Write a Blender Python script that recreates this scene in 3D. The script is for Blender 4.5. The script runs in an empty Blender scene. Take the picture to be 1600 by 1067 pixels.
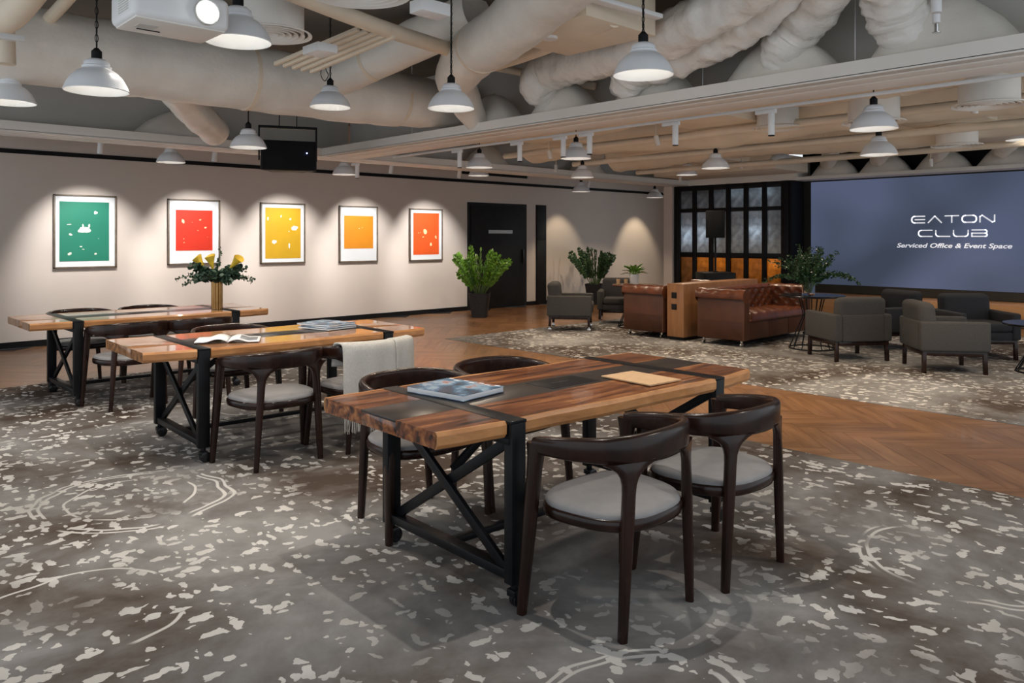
import bpy, bmesh, math, random
from mathutils import Vector, Matrix, noise
random.seed(7)
R = math.radians
# ------------------------------------------------------------------ camera, world, exposure
S = bpy.context.scene
F, EYE, HY = 1213.0, 1.5, 372.0
YAW = math.atan2(1280, 1213)            # angle between the view and the room's long axis
FX, FY, RX, RY = math.cos(YAW), math.sin(YAW), math.sin(YAW), -math.cos(YAW)
cd = bpy.data.cameras.new('camera'); cam = bpy.data.objects.new('camera', cd)
S.collection.objects.link(cam); S.camera = cam
cam.location = (0, 0, EYE); cam.rotation_euler = (R(90), 0, YAW - R(90))
cd.sensor_width = 36; cd.lens = 36 * F / 1600; cd.shift_y = -(533.5 - HY) / 1600; cd.clip_start = .05
W = bpy.data.worlds.new('world'); S.world = W; W.use_nodes = True
W.node_tree.nodes['Background'].inputs[0].default_value = (.86, .93, 1, 1)
W.node_tree.nodes['Background'].inputs[1].default_value = .84      # daylight from the open window side behind the camera
S.view_settings.view_transform = 'Standard'; S.view_settings.look = 'None'
S.view_settings.gamma = 1; S.view_settings.use_curve_mapping = False
S.view_settings.exposure = 0.35
LAMP_W, PIC_W, TRACK_W = 37.0, 150.0, 64.0
WARM, NEUT = (1, .80, .58), (1, .90, .78)

def at(px, py, d):                       # a point d metres deep along the line of sight of a pixel
    u, v = (px - 800) / F, (HY - py) / F
    return Vector(((FX + u * RX) * d, (FY + u * RY) * d, EYE + v * d))

C = S.collection
# ------------------------------------------------------------------ materials
MATS = {}
def nodes(name):
    m = bpy.data.materials.new(name); m.use_nodes = True; MATS[name] = m
    nt = m.node_tree; return m, nt, nt.nodes['Principled BSDF']
def N(nt, t, **k):
    n = nt.nodes.new(t)
    for a, b in k.items(): setattr(n, a, b)
    return n
def L(nt, a, b): nt.links.new(a, b)
def ramp(nt, stops):
    r = N(nt, 'ShaderNodeValToRGB'); e = r.color_ramp.elements
    while len(e) < len(stops): e.new(.5)
    for i, (p, c) in enumerate(stops): e[i].position = p; e[i].color = (*c, 1)
    return r
def mat(name, col, rough=.5, metal=0, var=.12, scale=6, bump=0, bscale=60, coat=0, stretch=None, spec=.5, trans=0, emit=None, es=0):
    m, nt, b = nodes(name)
    tc = N(nt, 'ShaderNodeTexCoord'); mp = N(nt, 'ShaderNodeMapping'); L(nt, tc.outputs['Object'], mp.inputs[0])
    if stretch: mp.inputs['Scale'].default_value = stretch
    if var:
        n = N(nt, 'ShaderNodeTexNoise'); n.inputs['Scale'].default_value = scale; n.inputs['Detail'].default_value = 5
        L(nt, mp.outputs[0], n.inputs[0])
        lo = tuple(max(0, c * (1 - var)) for c in col); hi = tuple(min(1, c * (1 + var)) for c in col)
        r = ramp(nt, [(.3, lo), (.7, hi)]); L(nt, n.outputs[0], r.inputs[0]); L(nt, r.outputs[0], b.inputs['Base Color'])
    else: b.inputs['Base Color'].default_value = (*col, 1)
    b.inputs['Roughness'].default_value = rough; b.inputs['Metallic'].default_value = metal
    b.inputs['Specular IOR Level'].default_value = spec
    if coat: b.inputs['Coat Weight'].default_value = coat; b.inputs['Coat Roughness'].default_value = .12
    if trans: b.inputs['Transmission Weight'].default_value = trans
    if emit: b.inputs['Emission Color'].default_value = (*emit, 1); b.inputs['Emission Strength'].default_value = es
    if bump:
        n2 = N(nt, 'ShaderNodeTexNoise'); n2.inputs['Scale'].default_value = bscale; n2.inputs['Detail'].default_value = 4
        L(nt, mp.outputs[0], n2.inputs[0])
        bp = N(nt, 'ShaderNodeBump'); bp.inputs['Strength'].default_value = bump; bp.inputs['Distance'].default_value = .02
        L(nt, n2.outputs[0], bp.inputs['Height']); L(nt, bp.outputs[0], b.inputs['Normal'])
    return m
mat('wall', (.68, .60, .54), .75, var=.03, scale=1.5, bump=.03, bscale=90)
mat('grey_wall', (.62, .605, .565), .85, var=.08, scale=1.2)
mat('slab', (.17, .15, .125), .9, var=.15, scale=1.5)
mat('beige', (.79, .68, .535), .6, var=.06, scale=3, bump=.10, bscale=9)
mat('wrap', (.81, .77, .70), .38, var=.06, scale=4, bump=.55, bscale=7)
mat('foil', (.87, .84, .79), .26, var=.06, scale=6, bump=.9, bscale=10)
mat('bulk', (.82, .785, .73), .5, var=.03, scale=2)
mat('white', (.82, .82, .82), .4, var=.02)
mat('shade', (.84, .86, .89), .32, var=.02)
mat('shade_in', (.9, .9, .88), .5, var=.0)
mat('black', (.008, .008, .009), .55, var=.2, spec=.2)
mat('blackmetal', (.006, .0065, .008), .42, var=.3, scale=12, spec=.22)
mat('blackgloss', (.01, .01, .012), .18, var=0)
mat('bezel', (.03, .03, .026), .6, var=.1)
mat('clothblack', (.010, .010, .011), .85, var=.2, spec=.15)
mat('doorblack', (.012, .012, .013), .55, var=.2, spec=.3)
mat('chairwood', (.019, .0075, .005), .27, var=.45, scale=14, stretch=(1, 1, .25), spec=.30, coat=.12)
mat('seat', (.235, .23, .232), .62, var=.06, scale=20, bump=.05, bscale=300)
mat('grey_fabric', (.055, .052, .050), .9, var=.15, scale=90, bump=.25, bscale=500)
mat('dark_fabric', (.022, .023, .028), .9, var=.15, scale=90, bump=.25, bscale=500)
mat('leather', (.12, .034, .012), .30, var=.3, scale=7, bump=.12, bscale=120, coat=.25)
mat('leather_flat', (.078, .026, .011), .42, var=.18, scale=5, bump=.08, bscale=140)
mat('chrome', (.7, .7, .7), .15, metal=1, var=0)
mat('brass', (.42, .24, .09), .28, metal=1, var=.1, scale=20)
mat('leaf', (.055, .16, .025), .32, var=.5, scale=25, coat=.2)
mat('leaf_bright', (.13, .29, .03), .32, var=.4, scale=25, coat=.2)
mat('leaf_dark', (.03, .075, .028), .38, var=.5, scale=20)
mat('euca', (.035, .075, .045), .5, var=.4, scale=40)
mat('stem', (.10, .16, .04), .5, var=.2)
mat('petal', (.82, .56, .05), .45, var=.15, scale=30)
mat('soil', (.03, .02, .015), .95, var=.3, scale=40)
mat('potblack', (.018, .018, .02), .5, var=.3, scale=30, bump=.2, bscale=120)
mat('potwhite', (.72, .72, .72), .4, var=.03)
mat('paper', (.78, .80, .82), .55, var=.02)
mat('kraft', (.62, .40, .22), .7, var=.06, scale=30)
mat('blanket', (.60, .58, .54), .95, var=.06, scale=60, bump=.5, bscale=220)
mat('frame', (.16, .125, .09), .45, var=.25, scale=12)
mat('mat_board', (.80, .83, .85), .7, var=0)
mat('marks', (.75, .80, .70), .7, var=0)
mat('marks_warm', (.95, .68, .38), .7, var=0)
mat('amber_table', (.15, .06, .03), .25, var=.3, scale=8, stretch=(1, 8, 1))
mat('floorbase', (.05, .03, .02), .9, var=.1)
mat('tread', (.02, .02, .02), .7, var=0)
for nm, c in (('print_green', (.010, .20, .125)), ('print_red', (.66, .030, .009)), ('print_yellow', (.62, .36, .010)), ('print_amber', (.70, .25, .008)), ('print_orange', (.74, .095, .010))):
    mat(nm, c, .6, var=.05, scale=3)
mat('print_grey', (.16, .17, .19), .5, var=.7, scale=14)
mat('inlay', (.028, .022, .020), .35, var=.25, scale=8, stretch=(.3, 2, 1))
mat('lamp_glow', (1, 1, 1), .5, var=0, emit=(1, .95, .88), es=7)
mat('led_blue', (.1, .1, .6), .5, var=0, emit=(.25, .3, 1), es=12)
mat('lens_glow', (1, 1, 1), .3, var=0, emit=(.95, .98, 1), es=22)
mat('logo', (.8, .8, .85), .5, var=0, emit=(.78, .80, .86), es=.55)
mat('sign_bar', (.55, .62, .64), .35, var=0)

def wood(name, stops, sx=(1.2, 14, 14), rough=.25, coat=.5, rnd=None, sap=None, scale=1.6):
    m, nt, b = nodes(name)
    tc = N(nt, 'ShaderNodeTexCoord'); mp = N(nt, 'ShaderNodeMapping'); mp.inputs['Scale'].default_value = sx
    L(nt, tc.outputs['Object'], mp.inputs[0]); src = mp.outputs[0]
    if rnd:
        oi = N(nt, 'ShaderNodeObjectInfo') if rnd == 'obj' else N(nt, 'ShaderNodeNewGeometry')
        ro = oi.outputs['Random'] if rnd == 'obj' else oi.outputs['Random Per Island']
        ml = N(nt, 'ShaderNodeMath', operation='MULTIPLY'); ml.inputs[1].default_value = 37; L(nt, ro, ml.inputs[0])
        cx = N(nt, 'ShaderNodeCombineXYZ'); L(nt, ml.outputs[0], cx.inputs[0]); L(nt, ml.outputs[0], cx.inputs[2])
        ad = N(nt, 'ShaderNodeVectorMath', operation='ADD'); L(nt, src, ad.inputs[0]); L(nt, cx.outputs[0], ad.inputs[1]); src = ad.outputs[0]
    n = N(nt, 'ShaderNodeTexNoise'); n.inputs['Scale'].default_value = scale; n.inputs['Detail'].default_value = 6; n.inputs['Roughness'].default_value = .6; n.inputs['Distortion'].default_value = .5
    L(nt, src, n.inputs[0]); r = ramp(nt, stops); L(nt, n.outputs[0], r.inputs[0]); out = r.outputs[0]
    if rnd:
        hs = N(nt, 'ShaderNodeHueSaturation'); mr = N(nt, 'ShaderNodeMapRange'); mr.inputs[3].default_value = .84; mr.inputs[4].default_value = 1.14
        L(nt, ro, mr.inputs[0]); L(nt, mr.outputs[0], hs.inputs['Value']); L(nt, out, hs.inputs['Color']); out = hs.outputs[0]
    if sap:                                # pale sapwood along the outer live edge of a slab
        yc, wd, colr = sap
        sp = N(nt, 'ShaderNodeSeparateXYZ'); L(nt, tc.outputs['Object'], sp.inputs[0])
        ab = N(nt, 'ShaderNodeMath', operation='ABSOLUTE'); L(nt, sp.outputs[1], ab.inputs[0])
        n2 = N(nt, 'ShaderNodeTexNoise'); n2.inputs['Scale'].default_value = 5; L(nt, tc.outputs['Object'], n2.inputs[0])
        ma = N(nt, 'ShaderNodeMath', operation='MULTIPLY_ADD'); L(nt, n2.outputs[0], ma.inputs[0]); ma.inputs[1].default_value = .05; L(nt, ab.outputs[0], ma.inputs[2])
        mr2 = N(nt, 'ShaderNodeMapRange'); mr2.inputs[1].default_value = yc; mr2.inputs[2].default_value = yc + wd; L(nt, ma.outputs[0], mr2.inputs[0])
        mx = N(nt, 'ShaderNodeMixRGB'); L(nt, mr2.outputs[0], mx.inputs[0]); L(nt, out, mx.inputs[1]); mx.inputs[2].default_value = (*colr, 1); out = mx.outputs[0]
    L(nt, out, b.inputs['Base Color']); b.inputs['Roughness'].default_value = rough
    b.inputs['Coat Weight'].default_value = coat; b.inputs['Coat Roughness'].default_value = .06
    return m
wood('walnut', [(.36, (.024, .007, .004)), (.46, (.15, .042, .014)), (.54, (.27, .088, .028)), (.64, (.44, .17, .055))], sap=(.470, .010, (.64, .30, .11)))
wood('acacia', [(.30, (.16, .06, .022)), (.5, (.34, .155, .06)), (.70, (.50, .25, .10))], sap=(.475, .012, (.56, .27, .105)))
wood('sapwood', [(.3, (.40, .17, .06)), (.55, (.60, .28, .105)), (.75, (.70, .36, .15))], (3, 6, 10), .35, .3)
FLOOR = [(.28, (.15, .068, .028)), (.5, (.25, .122, .053)), (.75, (.33, .17, .08))]
wood('plank', FLOOR, (1.2, 9, 9), .34, .15, 'obj')
wood('plank_far', FLOOR, (2, 2, 2), .34, .15, 'island')
wood('oak', [(.3, (.23, .10, .038)), (.7, (.34, .16, .065))], (8, 8, .8), .4, .1)
wood('oak_ledge', [(.3, (.30, .15, .065)), (.7, (.44, .24, .11))], (8, .8, 8), .4, .1)

def carpet_mat():
    m, nt, b = nodes('carpet')
    tc = N(nt, 'ShaderNodeTexCoord'); P0 = tc.outputs['Object']
    def noise(scale, det=2, dist=0, rough=.5, src=P0, off=None):
        if off:
            a = N(nt, 'ShaderNodeVectorMath', operation='ADD'); a.inputs[1].default_value = off; L(nt, src, a.inputs[0]); src = a.outputs[0]
        n = N(nt, 'ShaderNodeTexNoise'); n.inputs['Scale'].default_value = scale; n.inputs['Detail'].default_value = det
        n.inputs['Distortion'].default_value = dist; n.inputs['Roughness'].default_value = rough; L(nt, src, n.inputs[0]); return n
    def math_(op, a, bb):
        n = N(nt, 'ShaderNodeMath', operation=op)
        for i, v in enumerate((a, bb)):
            if isinstance(v, (int, float)): n.inputs[i].default_value = v
            else: L(nt, v, n.inputs[i])
        return n.outputs[0]
    def step(v, lo, hi):
        n = N(nt, 'ShaderNodeMapRange', interpolation_type='SMOOTHSTEP'); n.inputs[1].default_value = lo; n.inputs[2].default_value = hi; L(nt, v, n.inputs[0]); return n.outputs[0]
    base = ramp(nt, [(.36, (.066, .046, .035)), (.44, (.125, .107, .095)), (.53, (.19, .180, .172)), (.64, (.285, .278, .270))])
    L(nt, noise(.85, 7, .4, .62).outputs[0], base.inputs[0])
    # scattered pale flecks of irregular outline: warped cells of random size, some left empty
    wp = noise(16, 2); wv = N(nt, 'ShaderNodeVectorMath', operation='MULTIPLY_ADD'); wv.inputs[1].default_value = (.075, .075, .075)
    L(nt, wp.outputs['Color'], wv.inputs[0]); L(nt, P0, wv.inputs[2])
    masks = []; wig = math_('ABSOLUTE', math_('SUBTRACT', noise(21, 1, off=(5, 2, 0)).outputs[0], .5), 0)
    for sc, off, ani in ((18, (0, 0, 0), (1, .45, 1)), (17, (3.3, 7.1, 0), (.48, 1, 1)), (21, (1.3, 2.1, 0), (1, .7, 1))):
        mp = N(nt, 'ShaderNodeMapping'); mp.inputs['Location'].default_value = off; mp.inputs['Scale'].default_value = ani; mp.inputs['Rotation'].default_value = (0, 0, .4); L(nt, wv.outputs[0], mp.inputs[0])
        v = N(nt, 'ShaderNodeTexVoronoi', voronoi_dimensions='2D'); v.inputs['Scale'].default_value = sc; L(nt, mp.outputs[0], v.inputs['Vector'])
        sp = N(nt, 'ShaderNodeSeparateColor'); L(nt, v.outputs['Color'], sp.inputs[0])
        size = math_('MULTIPLY', step(sp.outputs[0], .70, 1.0), .50)
        masks.append(step(math_('SUBTRACT', math_('SUBTRACT', size, v.outputs['Distance']), math_('MULTIPLY', wig, .55)), 0, .03))
    fl = math_('MAXIMUM', math_('MAXIMUM', masks[0], masks[1]), masks[2])
    dens = step(noise(.9, 3, 0, .5, off=(11, 4, 0)).outputs[0], .32, .52)
    fl = math_('MULTIPLY', fl, dens)
    # long vine strokes curling through the flecks
    wq = noise(1.6, 2); wqv = N(nt, 'ShaderNodeVectorMath', operation='MULTIPLY_ADD'); wqv.inputs[1].default_value = (.28, .28, 0); L(nt, wq.outputs['Color'], wqv.inputs[0]); L(nt, P0, wqv.inputs[2])
    for cx, cy, r in ((1.62, 4.9, .50), (1.62, 4.9, .54), (1.62, 4.9, .36), (1.0, 3.6, .40), (2.1, 1.6, .36), (2.1, 1.6, .40), (4.2, 1.3, .5), (4.2, 1.3, .46), (3.4, 6.8, .5), (1.5, 6.9, .5)):
        d = N(nt, 'ShaderNodeVectorMath', operation='DISTANCE'); L(nt, wqv.outputs[0], d.inputs[0]); d.inputs[1].default_value = (cx, cy, .25)
        sep = N(nt, 'ShaderNodeSeparateXYZ'); L(nt, wqv.outputs[0], sep.inputs[0]); cmb = N(nt, 'ShaderNodeCombineXYZ'); L(nt, sep.outputs[0], cmb.inputs[0]); L(nt, sep.outputs[1], cmb.inputs[1])
        L(nt, cmb.outputs[0], d.inputs[0]); d.inputs[1].default_value = (cx, cy, 0)
        ring = step(math_('ABSOLUTE', math_('SUBTRACT', d.outputs['Value'], r), 0), .011, .006)
        brk = step(noise(1.7, 1, off=(cx * 3, cy, 0)).outputs[0], .50, .53)
        fl = math_('MAXIMUM', fl, math_('MULTIPLY', ring, brk))
    pale = ramp(nt, [(.3, (.42, .40, .37)), (.6, (.62, .60, .57))]); L(nt, noise(1.3, 3).outputs[0], pale.inputs[0])
    mx = N(nt, 'ShaderNodeMixRGB'); L(nt, fl, mx.inputs[0]); L(nt, base.outputs[0], mx.inputs[1]); L(nt, pale.outputs[0], mx.inputs[2])
    L(nt, mx.outputs[0], b.inputs['Base Color']); b.inputs['Roughness'].default_value = .95; b.inputs['Specular IOR Level'].default_value = .2
    bp = N(nt, 'ShaderNodeBump'); bp.inputs['Strength'].default_value = .35; bp.inputs['Distance'].default_value = .006
    L(nt, noise(420, 2).outputs[0], bp.inputs['Height']); L(nt, bp.outputs[0], b.inputs['Normal'])
carpet_mat()

def screen_mat():
    m, nt, b = nodes('screen')
    tc = N(nt, 'ShaderNodeTexCoord'); n = N(nt, 'ShaderNodeTexNoise'); n.inputs['Scale'].default_value = .55; n.inputs['Detail'].default_value = 1; L(nt, tc.outputs['Object'], n.inputs[0])
    r = ramp(nt, [(.35, (.030, .041, .066)), (.65, (.064, .080, .138))]); L(nt, n.outputs[0], r.inputs[0])
    b.inputs['Base Color'].default_value = (.02, .02, .025, 1); b.inputs['Roughness'].default_value = .5
    L(nt, r.outputs[0], b.inputs['Emission Color']); b.inputs['Emission Strength'].default_value = .95
screen_mat()

def pane_mat(name, col, gl):
    m, nt, b = nodes(name); out = nt.nodes['Material Output']
    tc = N(nt, 'ShaderNodeTexCoord'); n = N(nt, 'ShaderNodeTexNoise'); n.inputs['Scale'].default_value = 9; n.inputs['Detail'].default_value = 4; L(nt, tc.outputs['Object'], n.inputs[0])
    r = ramp(nt, [(.3, tuple(c * .55 for c in col)), (.7, col)]); L(nt, n.outputs[0], r.inputs[0])
    t = N(nt, 'ShaderNodeBsdfTranslucent'); L(nt, r.outputs[0], t.inputs[0])
    g = N(nt, 'ShaderNodeBsdfGlossy'); g.inputs['Roughness'].default_value = .25; g.inputs[0].default_value = (.6, .6, .6, 1)
    mx = N(nt, 'ShaderNodeMixShader'); mx.inputs[0].default_value = gl; L(nt, t.outputs[0], mx.inputs[1]); L(nt, g.outputs[0], mx.inputs[2]); L(nt, mx.outputs[0], out.inputs[0])
pane_mat('pane_grey', (.50, .54, .58), .10)
pane_mat('pane_amber', (.62, .36, .11), .05)

def cover_mat():
    m, nt, b = nodes('cover')
    tc = N(nt, 'ShaderNodeTexCoord'); n = N(nt, 'ShaderNodeTexNoise'); n.inputs['Scale'].default_value = 9; n.inputs['Detail'].default_value = 5; L(nt, tc.outputs['Object'], n.inputs[0])
    r = ramp(nt, [(.35, (.02, .03, .05)), (.5, (.10, .20, .32)), (.6, (.35, .5, .62)), (.68, (.5, .15, .06))]); L(nt, n.outputs[0], r.inputs[0]); L(nt, r.outputs[0], b.inputs['Base Color'])
    b.inputs['Roughness'].default_value = .25
cover_mat()
def glass_mat():
    m, nt, b = nodes('glass'); b.inputs['Base Color'].default_value = (.95, .98, .97, 1); b.inputs['Roughness'].default_value = .02
    b.inputs['Transmission Weight'].default_value = 1; b.inputs['IOR'].default_value = 1.2
glass_mat()

# ------------------------------------------------------------------ mesh helpers
class MB:
    def __init__(s): s.v = []; s.f = []
    def add(s, vs, fs):
        o = len(s.v); s.v += [tuple(p) for p in vs]; s.f += [tuple(i + o for i in q) for q in fs]; return s
    def box(s, c, d, rz=0, M=None):
        hx, hy, hz = d[0] / 2, d[1] / 2, d[2] / 2; vs = []
        for x, y, z in ((-1, -1, -1), (1, -1, -1), (1, 1, -1), (-1, 1, -1), (-1, -1, 1), (1, -1, 1), (1, 1, 1), (-1, 1, 1)):
            p = Vector((x * hx, y * hy, z * hz))
            if M: p = M @ p
            if rz: p = Matrix.Rotation(rz, 3, 'Z') @ p
            vs.append(p + Vector(c))
        return s.add(vs, [(3, 2, 1, 0), (4, 5, 6, 7), (0, 1, 5, 4), (1, 2, 6, 5), (2, 3, 7, 6), (3, 0, 4, 7)])
    def span(s, a, b): return s.box([(a[i] + b[i]) / 2 for i in range(3)], [abs(b[i] - a[i]) for i in range(3)])
    def bar(s, p, q, w, h, up=(0, 0, 1)):
        p, q = Vector(p), Vector(q); t = (q - p).normalized(); u = Vector(up)
        if abs(t.dot(u)) > .95: u = Vector((1, 0, 0))
        a = t.cross(u).normalized(); b = a.cross(t)
        vs = [e + a * x * w / 2 + b * y * h / 2 for e in (p, q) for x, y in ((-1, -1), (1, -1), (1, 1), (-1, 1))]
        return s.add(vs, [(3, 2, 1, 0), (4, 5, 6, 7), (0, 1, 5, 4), (1, 2, 6, 5), (2, 3, 7, 6), (3, 0, 4, 7)])
    def loft(s, rings, caps=True, closed=False):
        n = len(rings[0]); vs = [p for r in rings for p in r]; fs = []; m = len(rings)
        for i in range(m if closed else m - 1):
            for j in range(n):
                a, b = i * n + j, i * n + (j + 1) % n; c, d = ((i + 1) % m) * n + (j + 1) % n, ((i + 1) % m) * n + j
                fs.append((a, b, c, d))
        if caps and not closed: fs += [tuple(range(n))[::-1], tuple((m - 1) * n + j for j in range(n))]
        return s.add(vs, fs)
    def tube(s, pts, r, n=10, caps=True, closed=False):
        pts = [Vector(p) for p in pts]; m = len(pts); rr = r if isinstance(r, (list, tuple)) else [r] * m
        rings = []; up = None
        for i in range(m):
            if closed: t = (pts[(i + 1) % m] - pts[i - 1]).normalized()
            else: t = (pts[min(i + 1, m - 1)] - pts[max(i - 1, 0)]).normalized()
            if up is None: up = Vector((0, 0, 1)) if abs(t.z) < .9 else Vector((1, 0, 0))
            a = t.cross(up).normalized(); up = a.cross(t).normalized()
            rings.append([pts[i] + (a * math.cos(2 * math.pi * k / n) + up * math.sin(2 * math.pi * k / n)) * rr[i] for k in range(n)])
        return s.loft(rings, caps, closed)
    def lathe(s, prof, n=24, c=(0, 0, 0), caps=False):
        rings = [[(c[0] + r * math.cos(2 * math.pi * k / n), c[1] + r * math.sin(2 * math.pi * k / n), c[2] + z) for k in range(n)] for r, z in prof]
        return s.loft(rings, caps)
    def cyl(s, c, r, h, n=16, axis='z', r2=None):
        d = Vector({'x': (1, 0, 0), 'y': (0, 1, 0), 'z': (0, 0, 1)}[axis]) * h / 2
        return s.tube([Vector(c) - d, Vector(c) + d], [r, r if r2 is None else r2], n)
    def grid(s, fn, nu, nv):
        vs = [fn(i / nu, j / nv) for j in range(nv + 1) for i in range(nu + 1)]
        return s.add(vs, [(j * (nu + 1) + i, j * (nu + 1) + i + 1, (j + 1) * (nu + 1) + i + 1, (j + 1) * (nu + 1) + i) for j in range(nv) for i in range(nu)])
    def prism(s, poly, z0, z1):
        n = len(poly); return s.loft([[(x, y, z0) for x, y in poly], [(x, y, z1) for x, y in poly]])
    def mesh(s, name, bevel=0, seg=2, smooth=True, sharp=40):
        me = bpy.data.meshes.new(name)
        if bevel:
            bm = bmesh.new(); vv = [bm.verts.new(p) for p in s.v]
            for q in s.f:
                try: bm.faces.new([vv[i] for i in q])
                except ValueError: pass
            bm.normal_update()
            ed = [e for e in bm.edges if len(e.link_faces) == 2 and e.calc_face_angle(0) > R(35)]
            bmesh.ops.bevel(bm, geom=ed, offset=bevel, segments=seg, affect='EDGES', profile=.5, clamp_overlap=True)
            bm.to_mesh(me); bm.free()
        else: me.from_pydata(s.v, [], s.f)
        if smooth:
            me.shade_smooth()
            me.set_sharp_from_angle(angle=R(sharp))
        me.update(); return me
    def obj(s, name, m, parent=None, bevel=0, seg=2, smooth=True, sharp=40, loc=None, rz=0):
        me = s.mesh(name, bevel, seg, smooth, sharp); me.materials.append(MATS[m])
        return link(name, me, parent, loc, rz)
def link(name, me, parent=None, loc=None, rz=0):
    o = bpy.data.objects.new(name, me); C.objects.link(o); o.parent = parent
    if loc is not None: o.location = loc
    if rz: o.rotation_euler = (0, 0, rz)
    return o
def tag(o, label, cat, group=None, kind=None):
    o['label'] = label; o['category'] = cat
    if group: o['group'] = group
    if kind: o['kind'] = kind
    return o
def thing(name, label, cat, loc=(0, 0, 0), rz=0, group=None):
    return tag(link(name, None, None, loc, rz), label, cat, group)
def struct(o, label=None):
    o['kind'] = 'structure'
    if label: o['label'] = label
    return o
def dup(root, loc=None, rz=None, label=None, group=None, parent=None):
    c = root.copy(); C.objects.link(c); c.parent = parent
    if loc is not None: c.location = loc
    if rz is not None: c.rotation_euler = (0, 0, rz)
    if label: c['label'] = label
    if group: c['group'] = group
    for ch in list(root.children): dup(ch, parent=c)
    return c
def light(kind, name, loc, energy, color=NEUT, size=.05, spot=None, blend=.5, target=None, parent=None):
    l = bpy.data.lights.new(name, kind); l.energy = energy; l.color = color
    if kind == 'AREA': l.size = size
    else: l.shadow_soft_size = size
    if spot: l.spot_size = R(spot); l.spot_blend = blend
    o = bpy.data.objects.new(name, l); C.objects.link(o); o.location = loc
    if target is not None: o.rotation_euler = (Vector(target) - Vector(loc)).to_track_quat('-Z', 'Y').to_euler()
    return o
def spline(pts, n=8):                    # Catmull-Rom through points, carries extra components
    pts = [tuple(p) for p in pts]; P = [pts[0]] + pts + [pts[-1]]; out = []
    for i in range(1, len(P) - 2):
        for k in range(n):
            t = k / n; out.append(tuple(.5 * (2 * b + (c - a) * t + (2 * a - 5 * b + 4 * c - d) * t * t + (3 * b - a - 3 * c + d) * t ** 3) for a, b, c, d in zip(P[i - 1], P[i], P[i + 1], P[i + 2])))
    return out + [pts[-1]]
def superell(hx, hy, n=24, e=3.0, c=(0, 0)):
    o = []
    for k in range(n):
        a = 2 * math.pi * k / n; ca, sa = math.cos(a), math.sin(a)
        o.append((c[0] + hx * math.copysign(abs(ca) ** (2 / e), ca), c[1] + hy * math.copysign(abs(sa) ** (2 / e), sa)))
    return o

# ------------------------------------------------------------------ the room shell
WY, XS, XL, ZC = 12.35, 14.55, 14.0, 3.55
X0, Y0 = -1.6, -1.2
fl = struct(MB().span((X0, Y0, -.14), (17.6, WY + .2, -.02)).obj('floor', 'floorbase', smooth=False), 'herringbone oak floor between and beyond the carpets')
# herringbone planks
PW, PN = .15, 5; PLN = PW * PN
pm = MB().box((0, 0, -.006), (PLN - .0022, PW - .0022, .012)).mesh('plank', smooth=False); pm.materials.append(MATS['plank'])
cs = math.sqrt(.5); pl = []
def inreg(x, y): return (5.0 < x < 7.45 and -.6 < y < 9.6) or (8.95 < y < 12.3 and .2 < x < 17.2)
for a in range(-130, 130):
    for m_ in range(-16, 16):
        for hv in (0, 1):
            if hv == 0: u, v = (a + 2 * PN * m_ + PN / 2) * PW, (a + .5) * PW
            else: u, v = (a + .5) * PW, (a - (2 * PN - 1) - 2 * PN * m_ + PN / 2) * PW
            x, y = (u * cs - v * cs) + 6, (u * cs + v * cs) * -1 + 6
            if not inreg(x, y): continue
            dep = x * FX + y * FY
            if dep < 1: continue
            px = 800 + F * (x * RX + y * RY) / dep
            if not -150 < px < 1750: continue
            pl.append((dep, x, y, R(-45) if hv == 0 else R(-135)))
pl.sort(); far = MB()
for i, (dep, x, y, rz) in enumerate(pl):
    if i < 300:
        link('plank', pm, fl, (x, y, -.004), rz)
    else: far.box((x, y, -.010), (PLN - .0022, PW - .0022, .012), rz)
if far.v:
    fo = far.obj('plank_field', 'plank_far', fl, smooth=False); fo['kind'] = 'stuff'
tag(MB().span((X0, Y0, -.02), (5.23, 9.14, 0)).obj('carpet', 'carpet', smooth=False), 'grey mottled carpet with pale flecks under the three long tables', 'carpet', 'patterned carpets')
tag(MB().span((7.24, Y0, -.02), (14.0, 9.1, 0)).obj('carpet', 'carpet', smooth=False), 'flecked carpet under the leather sofas and grey armchairs', 'carpet', 'patterned carpets')
struct(MB().span((X0, WY, 0), (17.5, WY + .15, ZC)).obj('wall_left', 'wall', smooth=False), 'pale plaster wall hung with five framed prints')
struct(MB().span((17.42, 9.9, 0), (17.6, WY, ZC)).obj('wall_end', 'wall', smooth=False), 'short end wall beyond the far potted plant')
struct(MB().span((X0, Y0, ZC), (17.6, WY + .2, ZC + .15)).obj('ceiling', 'slab', smooth=False), 'dark exposed slab above the ducts')
struct(MB().span((X0, WY - .02, 2.655), (17.42, WY, 2.715)).obj('trim_1', 'black', smooth=False), 'thin black picture rail high on the left wall')
for i, (a, b) in enumerate(((X0, 10.42), (12.14, 12.44), (12.77, 17.42))):
    struct(MB().span((a, WY - .012, 0), (b, WY, .085)).obj('baseboard_left', 'black', smooth=False))
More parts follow.
